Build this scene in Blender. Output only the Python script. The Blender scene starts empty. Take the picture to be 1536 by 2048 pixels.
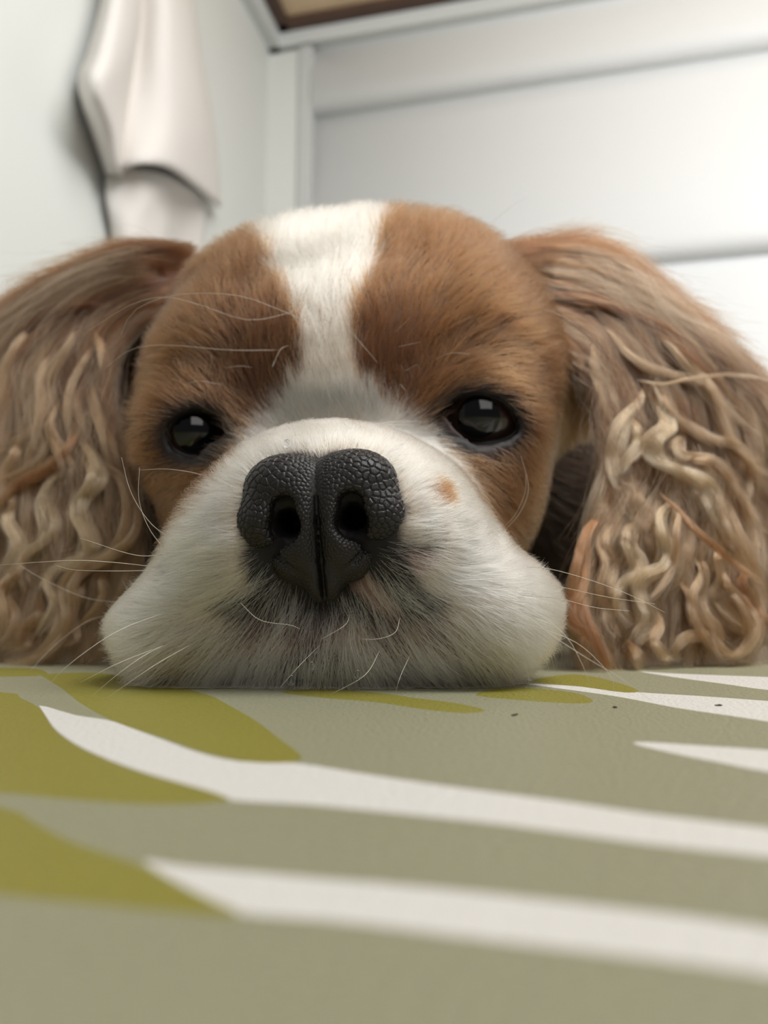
import bpy, math, random
import numpy as np
from mathutils import Vector
from mathutils.bvhtree import BVHTree
from mathutils.kdtree import KDTree
from mathutils.geometry import delaunay_2d_cdt

random.seed(7)
RNG = np.random.default_rng(11)
SC = bpy.context.scene
COL = SC.collection
TABLE_Z = 0.75            # height of the table top above the floor (m)
CAM_H = 15.0              # lens height above the table top (mm)
FPX, PITCH = 1540.0, math.radians(6.52)

# ------------------------------------------------------------------ camera
cd = bpy.data.cameras.new('camera')
cam = bpy.data.objects.new('camera', cd)
COL.objects.link(cam)
SC.camera = cam
cam.location = (0, 0, TABLE_Z + CAM_H * 0.001)
cam.rotation_euler = (math.radians(90) + PITCH, 0, 0)
cd.sensor_fit = 'AUTO'
cd.sensor_width = 9.0
cd.lens = 9.0 * FPX / 2048.0
cd.clip_start = 0.002
cd.clip_end = 50
cd.dof.use_dof = True
cd.dof.focus_distance = 0.126
cd.dof.aperture_fstop = cd.lens / 1.6

# ------------------------------------------------------------------ light
w = bpy.data.worlds.new('daylight')
SC.world = w
w.use_nodes = True
wb = w.node_tree.nodes['Background']
wb.inputs[0].default_value = (0.95, 0.97, 1.0, 1)
wb.inputs[1].default_value = 0.10


def area(name, loc, target, sx, sy, power, color):
    l = bpy.data.lights.new(name, 'AREA')
    l.shape = 'RECTANGLE'
    l.size, l.size_y, l.energy, l.color = sx, sy, power, color
    o = bpy.data.objects.new(name, l)
    COL.objects.link(o)
    o.location = loc
    o.rotation_euler = (Vector(target) - Vector(loc)).to_track_quat('-Z', 'Y').to_euler()
    return o


area('window_daylight', (0.62, 0.05, TABLE_Z + 1.15), (0.4, 1.35, TABLE_Z + 0.45), 1.1, 0.8, 29, (0.985, 0.99, 0.985))
area('rear_window_daylight', (0.35, -1.2, TABLE_Z + 0.75), (0.0, 0.2, TABLE_Z + 0.05), 0.8, 0.8, 3.8, (1.0, 0.97, 0.93))
SC.view_settings.view_transform = 'Standard'
SC.view_settings.look = 'None'
SC.view_settings.gamma = 1.0
SC.view_settings.use_curve_mapping = False
SC.view_settings.exposure = 0.0


# ------------------------------------------------------------------ helpers
def lin(r, g, b):
    def f(c):
        c /= 255.0
        return c / 12.92 if c <= 0.04045 else ((c + 0.055) / 1.055) ** 2.4
    return (f(r), f(g), f(b))


def to_m(P):
    P = np.asarray(P, dtype=np.float64) * 0.001
    P = P.copy()
    P[..., 2] += TABLE_Z
    return P


CP, SP = math.cos(PITCH), math.sin(PITCH)


def ray(px, py):
    """unit-forward ray (mm frame: x right, y away, z up from the table)"""
    a, b = (px - 768.0) / FPX, (1024.0 - py) / FPX
    return np.array([a, CP - SP * b, SP + CP * b])


def at(px, py, Y):
    r = ray(px, py)
    return np.array([0, 0, CAM_H]) + r * (Y / r[1])


def on_table(px, py):
    r = ray(px, py)
    return (r * (-CAM_H / r[2]))[:2]


def project(P):
    P = np.asarray(P)
    x, y, z = P[:, 0], P[:, 1], P[:, 2] - CAM_H
    d = y * CP + z * SP
    u = -y * SP + z * CP
    return 768 + FPX * x / d, 1024 - FPX * u / d


def in_poly(px, py, poly):
    inside = np.zeros(len(px), bool)
    n = len(poly)
    for i in range(n):
        x1, y1 = poly[i]
        x2, y2 = poly[(i + 1) % n]
        if y1 == y2:
            continue
        c = ((y1 > py) != (y2 > py)) & (px < (x2 - x1) * (py - y1) / (y2 - y1) + x1)
        inside ^= c
    return inside


def poly_dist(px, py, poly):
    """distance in px to the polygon outline, negative inside"""
    d = np.full(len(px), 1e9)
    n = len(poly)
    for i in range(n):
        a = np.array(poly[i], float)
        b = np.array(poly[(i + 1) % n], float)
        ab = b - a
        t = np.clip(((px - a[0]) * ab[0] + (py - a[1]) * ab[1]) / (ab @ ab), 0, 1)
        d = np.minimum(d, np.hypot(px - a[0] - t * ab[0], py - a[1] - t * ab[1]))
    return np.where(in_poly(px, py, poly), -d, d)


def sstep(a, b, x):
    t = np.clip((x - a) / (b - a), 0, 1)
    return t * t * (3 - 2 * t)


def norm(v):
    return v / np.maximum(np.linalg.norm(v, axis=-1, keepdims=True), 1e-9)


def spline(pts, n):
    """Catmull-Rom through pts, n samples, even in arc length"""
    P = np.asarray(pts, float)
    if len(P) == 2:
        P = np.array([P[0], P.mean(0), P[1]])
    Q = np.vstack([2 * P[0] - P[1], P, 2 * P[-1] - P[-2]])
    out = []
    for i in range(len(P) - 1):
        p0, p1, p2, p3 = Q[i:i + 4]
        t = np.linspace(0, 1, 14, endpoint=False)[:, None]
        out.append(0.5 * (2 * p1 + (p2 - p0) * t + (2 * p0 - 5 * p1 + 4 * p2 - p3) * t ** 2 + (3 * p1 - p0 - 3 * p2 + p3) * t ** 3))
    out.append(P[-1:])
    D = np.vstack(out)
    s = np.r_[0, np.cumsum(np.linalg.norm(np.diff(D, axis=0), axis=1))]
    q = np.linspace(0, s[-1], n)
    return np.stack([np.interp(q, s, D[:, k]) for k in range(D.shape[1])], 1)


def mesh_obj(name, verts, faces, mat=None, parent=None, smooth=True, mm=True):
    me = bpy.data.meshes.new(name)
    V = to_m(verts) if mm else np.asarray(verts, float)
    if isinstance(faces, np.ndarray):
        faces = faces.tolist()
    me.from_pydata(V.tolist(), [], faces)
    if smooth:
        me.polygons.foreach_set('use_smooth', [True] * len(me.polygons))
    me.update()
    if mat:
        me.materials.append(mat)
    o = bpy.data.objects.new(name, me)
    COL.objects.link(o)
    if parent:
        o.parent = parent
    return o


def tag(o, label=None, cat=None, group=None, kind=None):
    for k, v in (('label', label), ('category', cat), ('group', group), ('kind', kind)):
        if v:
            o[k] = v
    return o


def empty(name, loc=(0, 0, 0), parent=None):
    o = bpy.data.objects.new(name, None)
    o.location = loc
    o.empty_display_size = 0.01
    COL.objects.link(o)
    if parent:
        o.parent = parent
    return o


def point_color(o, name, C):
    a = o.data.attributes.new(name, 'FLOAT_COLOR', 'POINT')
    C4 = np.ones((len(C), 4), np.float32)
    C4[:, :3] = C
    a.data.foreach_set('color', C4.ravel())


def hair_obj(name, strands, radius, color, mat, parent):
    """strands (n, k, 3) in mm, radius (n, k) mm, color (n, 3)"""
    n, k, _ = strands.shape
    h = bpy.data.hair_curves.new(name)
    h.add_curves([k] * n)
    h.attributes['position'].data.foreach_set('vector', to_m(strands).astype(np.float32).ravel())
    r = h.attributes.get('radius') or h.attributes.new('radius', 'FLOAT', 'POINT')
    r.data.foreach_set('value', (radius * 0.001).astype(np.float32).ravel())
    c = h.attributes.new('tint', 'FLOAT_COLOR', 'CURVE')
    C4 = np.ones((n, 4), np.float32)
    C4[:, :3] = np.clip(color, 0.002, 0.97)
    c.data.foreach_set('color', C4.ravel())
    h.materials.append(mat)
    o = bpy.data.objects.new(name, h)
    COL.objects.link(o)
    o.parent = parent
    o['kind'] = 'stuff'
    return o


# ------------------------------------------------------------------ materials
def principled(name, color, rough=0.5, spec=0.5, **kw):
    m = bpy.data.materials.new(name)
    m.use_nodes = True
    b = m.node_tree.nodes['Principled BSDF']
    b.inputs['Base Color'].default_value = (*color, 1)
    b.inputs['Roughness'].default_value = rough
    b.inputs['Specular IOR Level'].default_value = spec
    for k, v in kw.items():
        b.inputs[k].default_value = v
    return m


def node(m, t, **kw):
    n = m.node_tree.nodes.new(t)
    for k, v in kw.items():
        setattr(n, k, v)
    return n


def link(m, a, b):
    m.node_tree.links.new(a, b)


def bump(m, scale, strength, dist, detail=2.0, tex='ShaderNodeTexNoise', coord='Object'):
    b = m.node_tree.nodes['Principled BSDF']
    tc = node(m, 'ShaderNodeTexCoord')
    t = node(m, tex)
    t.inputs['Scale'].default_value = scale
    if 'Detail' in t.inputs:
        t.inputs['Detail'].default_value = detail
    bp = node(m, 'ShaderNodeBump')
    bp.inputs['Strength'].default_value = strength
    bp.inputs['Distance'].default_value = dist
    link(m, tc.outputs[coord], t.inputs['Vector'])
    link(m, t.outputs[0], bp.inputs['Height'])
    link(m, bp.outputs[0], b.inputs['Normal'])
    return t


def tone_noise(m, color, scale, amount):
    """slow mottling of a plain colour"""
    b = m.node_tree.nodes['Principled BSDF']
    tc = node(m, 'ShaderNodeTexCoord')
    t = node(m, 'ShaderNodeTexNoise')
    t.inputs['Scale'].default_value = scale
    r = node(m, 'ShaderNodeMix', data_type='RGBA')
    r.inputs[6].default_value = (*[c * (1 - amount) for c in color], 1)
    r.inputs[7].default_value = (*[min(1, c * (1 + amount)) for c in color], 1)
    link(m, tc.outputs['Object'], t.inputs['Vector'])
    link(m, t.outputs[0], r.inputs[0])
    link(m, r.outputs[2], b.inputs['Base Color'])


def hair_mat(name, rough=0.35, radial=0.45, root_dark=0.0):
    m = bpy.data.materials.new(name)
    m.use_nodes = True
    nt = m.node_tree
    nt.nodes.clear()
    out = node(m, 'ShaderNodeOutputMaterial')
    h = node(m, 'ShaderNodeBsdfHairPrincipled')
    h.parametrization = 'COLOR'
    a = node(m, 'ShaderNodeAttribute', attribute_name='tint')
    h.inputs['Roughness'].default_value = rough
    h.inputs['Radial Roughness'].default_value = radial
    h.inputs['Random Roughness'].default_value = 0.2
    h.inputs['Coat'].default_value = 0.0
    h.inputs['IOR'].default_value = 1.5
    if root_dark > 0:
        hi = node(m, 'ShaderNodeHairInfo')
        rmp = node(m, 'ShaderNodeMapRange')
        rmp.inputs['From Max'].default_value = 0.6
        rmp.inputs['To Min'].default_value = 1 - root_dark
        rmp.inputs['To Max'].default_value = 1.0
        mx = node(m, 'ShaderNodeVectorMath', operation='SCALE')
        link(m, hi.outputs['Intercept'], rmp.inputs['Value'])
        link(m, a.outputs['Color'], mx.inputs[0])
        link(m, rmp.outputs[0], mx.inputs['Scale'])
        link(m, mx.outputs[0], h.inputs['Color'])
    else:
        link(m, a.outputs['Color'], h.inputs['Color'])
    link(m, h.outputs[0], out.inputs[0])
    return m


M_FUR = hair_mat('short_fur')
M_EAR = hair_mat('ear_hair', rough=0.3, radial=0.4)
M_WHISK = principled('whisker_keratin', lin(225, 215, 200), 0.3, 0.5)
M_WALL = principled('white_painted_wall', lin(218, 220, 216), 0.55, 0.3)
bump(M_WALL, 60, 0.08, 0.001)
M_BOARD = principled('white_gloss_board', lin(240, 242, 243), 0.38, 0.4)
bump(M_BOARD, 25, 0.05, 0.002)
M_TRIM = principled('white_trim_paint', lin(212, 215, 213), 0.45, 0.4)
M_TRIM_GREY = principled('grey_white_trim_paint', lin(196, 198, 197), 0.5, 0.4)
M_BROWN = principled('dark_brown_wood', lin(86, 66, 55), 0.5, 0.3)
tone_noise(M_BROWN, lin(86, 66, 55), 14, 0.25)
M_PINE = principled('pale_pine', lin(232, 206, 170), 0.5, 0.3)
tone_noise(M_PINE, lin(232, 206, 170), 9, 0.2)
M_FLOOR = principled('floor_wood', lin(150, 120, 92), 0.5, 0.3)
tone_noise(M_FLOOR, lin(150, 120, 92), 6, 0.25)
M_TOWEL = principled('white_cotton_waffle', lin(222, 217, 212), 0.9, 0.1)
bump(M_TOWEL, 320, 0.35, 0.001, tex='ShaderNodeTexVoronoi')
M_METAL = principled('brushed_steel', (0.6, 0.6, 0.6), 0.3, 0.5, Metallic=1.0)


# ------------------------------------------------------------------ room
# the two walls meet behind the dog; the right one is almost square to the lens
CORNER = np.array([-0.235, 1.5])
DR = np.array([0.974, -0.228])       # along the right wall, away from the corner
DL = np.array([-0.228, -0.974])      # along the left wall, towards the camera
NR = np.array([-0.228, -0.974])      # right wall's inward normal
NL = np.array([0.974, -0.228])       # left wall's inward normal
CEIL_Z = TABLE_Z + 0.015 + 1.176


def wall_box(name, org, along, nrm, a0, a1, n0, n1, z0, z1, mat, parent=None, bevel=0.0):
    V = []
    for z in (z0, z1):
        for (a, n) in ((a0, n0), (a1, n0), (a1, n1), (a0, n1)):
            p = org + along * a + nrm * n
            V.append((p[0], p[1], z))
    F = [(0, 3, 2, 1), (4, 5, 6, 7), (0, 1, 5, 4), (1, 2, 6, 5), (2, 3, 7, 6), (3, 0, 4, 7)]
    o = mesh_obj(name, V, F, mat, parent, smooth=False, mm=False)
    bm_fix(o)
    if bevel:
        b = o.modifiers.new('bevel', 'BEVEL')
        b.width, b.segments = bevel, 4
    return o


def bm_fix(o):
    import bmesh
    bm = bmesh.new()
    bm.from_mesh(o.data)
    bmesh.ops.recalc_face_normals(bm, faces=bm.faces)
    bm.to_mesh(o.data)
    bm.free()


def row_z(py, px, org, along):
    """height (m) at which image row py crosses the wall standing over column px"""
    a = (px - 768.0) / FPX
    # walk along the wall to the column
    s_best = min(np.linspace(0, 2, 2001), key=lambda s: abs((org + along * s)[0] - a * (org + along * s)[1] * 1.03))
    Y = (org + along * s_best)[1]
    r = ray(px, py)
    return TABLE_Z + CAM_H * 0.001 + Y * r[2] / r[1]


wl = wall_box('wall_left', CORNER, DL, NL, -0.1, 2.3, -0.08, 0.0, 0, CEIL_Z, M_WALL)
wl['kind'] = 'structure'
wr = wall_box('wall_right', CORNER, DR, NR, -0.1, 2.4, -0.1, -0.012, 0, CEIL_Z, M_BOARD)
wr['kind'] = 'structure'
fl = wall_box('floor', CORNER, DR, NR, -0.2, 2.5, -0.1, 2.5, -0.05, 0, M_FLOOR)
fl['kind'] = 'structure'
ce = wall_box('ceiling', CORNER, DR, NR, -0.1, 2.4, -0.1, 1.0, CEIL_Z, CEIL_Z + 0.04, M_PINE)
ce['kind'] = 'structure'
j1 = row_z(237, 640, CORNER, DR)
j2 = row_z(592, 640, CORNER, DR)
pitch_b = j1 - j2
zt = j1 + pitch_b
joints = []
z = zt
while z > 0:
    joints.append(z)
    z -= pitch_b
for i, zj in enumerate(joints):
    lo = max(0.0, zj - pitch_b)
    hi = min(zj + 0.012, CEIL_Z - 0.002)
    if hi - lo < 0.02:
        continue
    # each board leans: lower edge proud of the one below it
    V = []
    for a in (0.098, 2.4):
        pts = [(lo + 0.02, -0.012), (lo + 0.014, 0.0035), (lo, 0.004), (lo + 0.001, 0.014), (lo + 0.006, 0.023), (lo + 0.014, 0.029), (lo + 0.026, 0.0325), (lo + 0.04, 0.033), (lo + 0.09, 0.031),
               (hi - 0.05, 0.004), (hi, 0.003), (hi, -0.012)]
        for (zz, n) in pts:
            p = CORNER + DR * a + NR * n
            V.append((p[0], p[1], zz))
    k = len(pts)
    F = [(i_, (i_ + 1) % k, k + (i_ + 1) % k, k + i_) for i_ in range(k)]
    F += [tuple(range(k)), tuple(range(2 * k - 1, k - 1, -1))]
    o = mesh_obj('board', V, F, M_BOARD, wr, smooth=True, mm=False)
    bm_fix(o)
t1 = wall_box('trim_1', CORNER, DR, NR, 0.068, 0.098, -0.012, 0.028, 0, CEIL_Z - 0.05, M_TRIM_GREY, bevel=0.004)
t2 = wall_box('trim_2', CORNER, DR, NR, -0.02, 0.068, -0.012, 0.02, 0, CEIL_Z - 0.05, M_WALL, bevel=0.003)
for t in (t1, t2):
    t['kind'] = 'structure'


def cornice(name, org, along, nrm, length, prof, mat):
    V = []
    for a in (0.0, length):
        for (n, z) in prof:
            p = org + along * a + nrm * n
            V.append((p[0], p[1], z))
    k = len(prof)
    F = [(i, (i + 1) % k, k + (i + 1) % k, k + i) for i in range(k)] + [tuple(range(k)), tuple(range(2 * k - 1, k - 1, -1))]
    o = mesh_obj(name, V, F, mat, None, smooth=False, mm=False)
    bm_fix(o)
    o['kind'] = 'structure'
    return o


wz0 = CEIL_Z - 0.042
for i, (al, nr, L) in enumerate(((DR, NR, 2.3), (DL, NL, 1.6))):
    wp = [(-0.01, wz0), (0.024, wz0), (0.028, wz0 + 0.004), (0.028, wz0 + 0.028), (-0.01, wz0 + 0.028)]
    cornice('trim_%d' % (3 + i), CORNER, al, nr, L, wp, M_TRIM)
    bp_ = [(-0.01, wz0 + 0.028), (0.049, wz0 + 0.028), (0.052, wz0 + 0.031), (0.052, CEIL_Z), (-0.01, CEIL_Z)]
    cornice('trim_%d' % (5 + i), CORNER, al, nr, L, bp_, M_BROWN)

# ------------------------------------------------------------------ table with printed cloth
SAGE, OLIVE, WHITE = lin(148, 146, 120), lin(138, 131, 55), lin(222, 219, 213)


def cloth_mat(name, c):
    m = principled(name, c, 0.42, 0.35)
    t = bump(m, 1500, 0.7, 0.0007, detail=3)
    return m


M_SAGE, M_OLIVE, M_WHITE = cloth_mat('sage_print', SAGE), cloth_mat('olive_print', OLIVE), cloth_mat('white_print', WHITE)
prints = [  # (colour index, outline in the photograph, laid on the table plane)
    (2, [(78, 1411), (150, 1430), (215, 1440), (262, 1456), (330, 1481), (400, 1506), (480, 1523), (590, 1526), (700, 1543), (850, 1566), (1000, 1586), (1150, 1606), (1300, 1628), (1536, 1656), (1800, 1690),
         (1800, 1750), (1536, 1714), (1300, 1688), (1150, 1668), (1000, 1648), (850, 1632), (700, 1617), (600, 1608), (460, 1600), (430, 1585), (300, 1548), (220, 1520), (150, 1487), (105, 1452)]),
    (2, [(288, 1722), (370, 1733), (500, 1744), (640, 1757), (800, 1770), (1000, 1790), (1200, 1812), (1400, 1836), (1536, 1856), (1800, 1890),
         (1800, 1990), (1536, 1950), (1400, 1930), (1200, 1905), (1000, 1882), (800, 1857), (650, 1840), (480, 1826), (420, 1798), (350, 1762)]),
    (2, [(1270, 1488), (1290, 1484), (1400, 1491), (1536, 1500), (1800, 1520), (1800, 1580), (1536, 1543), (1450, 1527), (1350, 1507)]),
    (2, [(1050, 1367), (1160, 1373), (1270, 1384), (1400, 1392), (1536, 1402), (1700, 1415), (1700, 1470), (1536, 1443), (1450, 1430), (1350, 1415), (1240, 1394), (1150, 1381)]),
    (2, [(1280, 1343), (1350, 1347), (1536, 1354), (1700, 1360), (1700, 1395), (1536, 1380), (1450, 1368), (1360, 1356)]),
    (1, [(80, 1350), (200, 1346), (330, 1363), (430, 1395), (500, 1434), (560, 1478), (600, 1509), (592, 1523), (540, 1526), (480, 1521), (400, 1502), (330, 1477), (262, 1455), (205, 1432), (155, 1402), (120, 1374)]),
    (1, [(-300, 1370), (0, 1384), (40, 1396), (78, 1416), (105, 1455), (150, 1490), (220, 1522), (300, 1550), (380, 1572), (430, 1586), (460, 1599), (420, 1606), (340, 1609), (250, 1607), (130, 1598), (60, 1591), (0, 1586), (-300, 1560)]),
    (1, [(-300, 1560), (0, 1614), (60, 1640), (130, 1678), (200, 1703), (288, 1732), (350, 1766), (420, 1799), (478, 1825), (440, 1833), (300, 1820), (150, 1805), (0, 1790), (-300, 1750)]),
    (1, [(560, 1384), (640, 1378), (760, 1386), (830, 1396), (910, 1406), (970, 1420), (930, 1426), (850, 1419), (750, 1404), (650, 1396)]),
    (1, [(950, 1390), (1000, 1376), (1060, 1376), (1150, 1386), (1186, 1402), (1150, 1407), (1050, 1401)]),
    (1, [(1060, 1362), (1140, 1349), (1200, 1356), (1276, 1379), (1250, 1385), (1160, 1373)]),
    (1, [(-60, 1338), (60, 1336), (95, 1346), (70, 1352), (-60, 1352)]),
]
X0, X1, Y0, Y1 = -330.0, 800.0, -200.0, 610.0
pts2 = [Vector((X0, Y0)), Vector((X1, Y0)), Vector((X1, Y1)), Vector((X0, Y1))]
faces2 = [[0, 1, 2, 3]]
for ci, poly in prints:
    P = np.array([on_table(x, y) for (x, y) in poly])
    ends = [i for i, q in enumerate(poly) if q[0] >= 1700]      # stems run on across the table and narrow to a tip
    if len(ends) == 2 and ci == 2:
        a_, b_ = ends
        da, db = P[a_] - P[a_ - 1], P[b_] - P[(b_ + 1) % len(P)]
        L_ = 260 - 0.3 * P[a_][0]
        dm = da / np.linalg.norm(da) + db / np.linalg.norm(db)
        tip = (P[a_] + P[b_]) / 2 + dm / np.linalg.norm(dm) * L_
        P = np.vstack([P[:a_ + 1], P[a_] * 0.55 + tip * 0.45, tip, P[b_] * 0.55 + tip * 0.45, P[b_:]])
    # round the outline between the drawn corners
    Q = []
    n = len(P)
    for i in range(n):
        a, b, c, d_ = P[i - 1], P[i], P[(i + 1) % n], P[(i + 2) % n]
        for t in (0.0, 0.34, 0.67):
            q = 0.5 * (2 * b + (c - a) * t + (2 * a - 5 * b + 4 * c - d_) * t * t + (3 * b - a - 3 * c + d_) * t ** 3)
            if np.linalg.norm(c - b) > 20 or np.linalg.norm(b - a) > 60 or np.linalg.norm(d_ - c) > 60:
                q = b + (c - b) * t
            Q.append(q)
    i0 = len(pts2)
    pts2 += [Vector((float(q[0]), float(q[1]))) for q in Q]
    loop = list(range(i0, len(pts2)))
    ar = sum(Q[i][0] * Q[(i + 1) % len(Q)][1] - Q[(i + 1) % len(Q)][0] * Q[i][1] for i in range(len(Q)))
    faces2.append(loop if ar > 0 else loop[::-1])
vo, eo, fo, ov, oe, of = delaunay_2d_cdt(pts2, [], faces2, 1, 1e-5)
table = empty('table', (0.2, 0.2, 0))
tag(table, 'table top printed with olive leaves and white stems on sage green', 'table')


def world_child(o, parent):
    o.parent = parent
    o.location = -parent.location


me = bpy.data.meshes.new('tablecloth')
me.from_pydata([(v.x * 0.001, v.y * 0.001, TABLE_Z) for v in vo], [], [tuple(f) for f in fo])
for m_ in (M_SAGE, M_OLIVE, M_WHITE):
    me.materials.append(m_)
for p, src in zip(me.polygons, of):
    ids = [i for i in src if i > 0]
    p.material_index = prints[max(ids) - 1][0] if ids else 0
me.update()
cloth = bpy.data.objects.new('printed_top', me)
COL.objects.link(cloth)
world_child(cloth, table)
tb = wall_box('table_board', np.array([0.0, 0.0]), np.array([1.0, 0]), np.array([0, 1.0]), X0 / 1000, X1 / 1000, Y0 / 1000, Y1 / 1000, TABLE_Z - 0.028, TABLE_Z - 0.0004, M_WHITE)
world_child(tb, table)
for lx in (X0 + 40, X1 - 40):
    for ly in (Y0 + 40, Y1 - 40):
        lg = wall_box('leg', np.array([lx, ly]) / 1000, np.array([1.0, 0]), np.array([0, 1.0]), -0.022, 0.022, -0.022, 0.022, 0, TABLE_Z - 0.028, M_TRIM, bevel=0.003)
        world_child(lg, table)


# ------------------------------------------------------------------ signed distance modelling
def ell(P, c, r):
    q = (P - np.array(c, np.float32)) / np.array(r, np.float32)
    k0 = np.sqrt((q * q).sum(-1))
    q2 = q / np.array(r, np.float32)
    k1 = np.sqrt((q2 * q2).sum(-1)) + 1e-6
    return k0 * (k0 - 1) / k1


def smin(a, b, k):
    h = np.maximum(k - np.abs(a - b), 0) / k
    return np.minimum(a, b) - h * h * k * 0.25


def smax(a, b, k):
    return -smin(-a, -b, k)


def capsule(P, pts, rs):
    d = np.full(P.shape[:-1], 1e9, np.float32)
    for i in range(len(pts) - 1):
        a, b = np.array(pts[i], np.float32), np.array(pts[i + 1], np.float32)
        ab = b - a
        t = np.clip(((P - a) @ ab) / (ab @ ab), 0, 1)
        dd = np.linalg.norm(P - a - t[..., None] * ab, axis=-1) - (rs[i] + (rs[i + 1] - rs[i]) * t)
        d = smin(d, dd, 0.6)
    return d


def surface_nets(F, org, h):
    n = np.array(F.shape)
    s = F < 0
    acc = np.zeros((*(n - 1), 3), np.float32)
    cnt = np.zeros(n - 1, np.float32)
    quads = []
    cid = -np.ones(n - 1, np.int64)
    crossing = []
    for ax in range(3):
        sl0 = [slice(None)] * 3
        sl1 = [slice(None)] * 3
        sl0[ax], sl1[ax] = slice(0, -1), slice(1, None)
        f0, f1 = F[tuple(sl0)], F[tuple(sl1)]
        c = s[tuple(sl0)] != s[tuple(sl1)]
        t = np.where(c, f0 / np.where(c, f0 - f1, 1), 0)
        crossing.append((c, s[tuple(sl0)]))
        o1, o2 = [a for a in range(3) if a != ax]
        for d1 in (0, 1):
            for d2 in (0, 1):
                sl = [slice(None)] * 3
                sl[o1] = slice(d1, n[o1] - 1 + d1)
                sl[o2] = slice(d2, n[o2] - 1 + d2)
                cc = c[tuple(sl)]
                cnt += cc
                acc[..., ax] += np.where(cc, t[tuple(sl)], 0)
                acc[..., o1] += np.where(cc, d1, 0)
                acc[..., o2] += np.where(cc, d2, 0)
    act = cnt > 0
    idx = np.argwhere(act)
    cid[act] = np.arange(len(idx))
    V = (idx + acc[act] / cnt[act][:, None]) * h + np.array(org)
    for ax in range(3):
        c, s0 = crossing[ax]
        o1, o2 = [(1, 2), (2, 0), (0, 1)][ax]
        e = np.argwhere(c)
        ok = (e[:, o1] > 0) & (e[:, o2] > 0) & (e[:, o1] < n[o1] - 1) & (e[:, o2] < n[o2] - 1)
        e = e[ok]
        q = []
        for (d1, d2) in ((-1, -1), (0, -1), (0, 0), (-1, 0)):
            g = e.copy()
            g[:, o1] += d1
            g[:, o2] += d2
            q.append(cid[g[:, 0], g[:, 1], g[:, 2]])
        q = np.stack(q, 1)
        flip = ~s0[e[:, 0], e[:, 1], e[:, 2]]
        q[flip] = q[flip][:, ::-1]
        quads.append(q)
    return V, np.vstack(quads)


def grid(lo, hi, h):
    ax = [np.arange(lo[i], hi[i] + h, h, dtype=np.float32) for i in range(3)]
    return np.stack(np.meshgrid(*ax, indexing='ij'), -1)


ROLL, YAW = math.radians(3.3), math.radians(4.0)
PIV = np.array([-8.5, 150.0, 0.0])
_r = np.array([[math.cos(ROLL), 0, -math.sin(ROLL)], [0, 1, 0], [math.sin(ROLL), 0, math.cos(ROLL)]])
_y = np.array([[math.cos(YAW), math.sin(YAW), 0], [-math.sin(YAW), math.cos(YAW), 0], [0, 0, 1]])
ROT = _y @ _r                     # local head axes -> table frame


def l2w(p):
    return (np.asarray(p, float) - np.array([0, 150.0, 0])) @ ROT.T + PIV


def w2l(P):
    return ((P - PIV.astype(np.float32)) @ ROT.astype(np.float32)) + np.array([0, 150.0, 0], np.float32)


# eyes: centre of the opening (px), depth of the front of the ball, ball radius
EYE_R = 10.5
EYES = []
for (px, py, Yf) in ((392, 868, 169.0), (956, 838, 163.5)):
    front = at(px, py, Yf)
    view = norm(front - np.array([0, 0, CAM_H]))
    EYES.append(front + view * EYE_R * 0.97)


EYE_L = [(458, 872), (443, 842), (412, 826), (376, 825), (350, 842), (337, 868), (345, 895), (370, 911), (405, 914), (437, 900)]
EYE_RT = [(870, 858), (888, 818), (918, 796), (958, 788), (998, 800), (1027, 828), (1036, 852), (1024, 870), (995, 883), (950, 888), (915, 882), (890, 871)]


def head_sdf(P):
    L = w2l(P)
    A = L.copy()
    A[..., 0] = np.abs(L[..., 0])
    d = ell(L, (0, 222, 77), (52, 47, 47))
    d = smin(d, ell(L, (0, 235, 62), (50, 50, 46)), 14)
    d = smin(d, ell(A, (25, 224, 80), (27, 40, 33)), 22)
    d = smin(d, ell(A, (60, 229, 86), (22, 17, 24)), 14)          # roots of the ears
    d = smin(d, ell(A, (27, 188, 70), (22, 19, 20)), 14)
    d = smin(d, ell(L, (0, 181, 66), (20, 20, 26)), 14)
    d = smin(d, ell(A, (29, 199, 48), (18, 28, 27)), 14)
    d = smin(d, ell(A, (24, 180, 40), (17, 22, 20)), 12)
    d = smin(d, ell(L, (0, 152, 34), (19.5, 27, 15)), 10)
    d = smin(d, ell(A, (13, 148, 25), (17, 23, 16)), 10)
    d = smin(d, ell(A, (24, 149, 11), (17, 19.5, 13)), 9)
    d = smin(d, ell(L, (0, 146, 8), (24, 14.5, 11)), 8)
    d = smin(d, ell(L, (0, 172, 20), (34, 30, 24)), 10)
    for sx in (-1, 1):       # nasal passages behind the nostrils
        d = smax(d, -capsule(L, [(1.3 + sx * 5.6, 118, 27.6), (1.3 + sx * 5.2, 134, 28.5)], [2.6, 2.0]), 0.8)
    # slight groove under the nose
    d = smax(d, -capsule(L, [(0, 121.5, 20), (0, 123.0, 12), (0, 126.5, 6)], [1.0, 1.2, 0.6]), 3)
    # eye sockets
    for e, poly in zip(EYES, (EYE_L, EYE_RT)):
        r_ = np.linalg.norm(P - e.astype(np.float32), axis=-1)
        d = smin(d, r_ - EYE_R - 2.2, 7)                 # lids bulge over the ball
        near = (r_ < EYE_R + 9) & (P[..., 1] < e[1] + 2)
        Q = P[near]
        qx, qy = project(Q)
        op = poly_dist(qx, qy, poly) / 9.0
        dn = d[near]
        dn = smax(dn, -np.maximum(op - 0.3, r_[near] - EYE_R - 7).astype(np.float32), 0.8)
        d[near] = dn
        d = np.maximum(d, -(r_ - EYE_R + 0.6))
    return d


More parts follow.
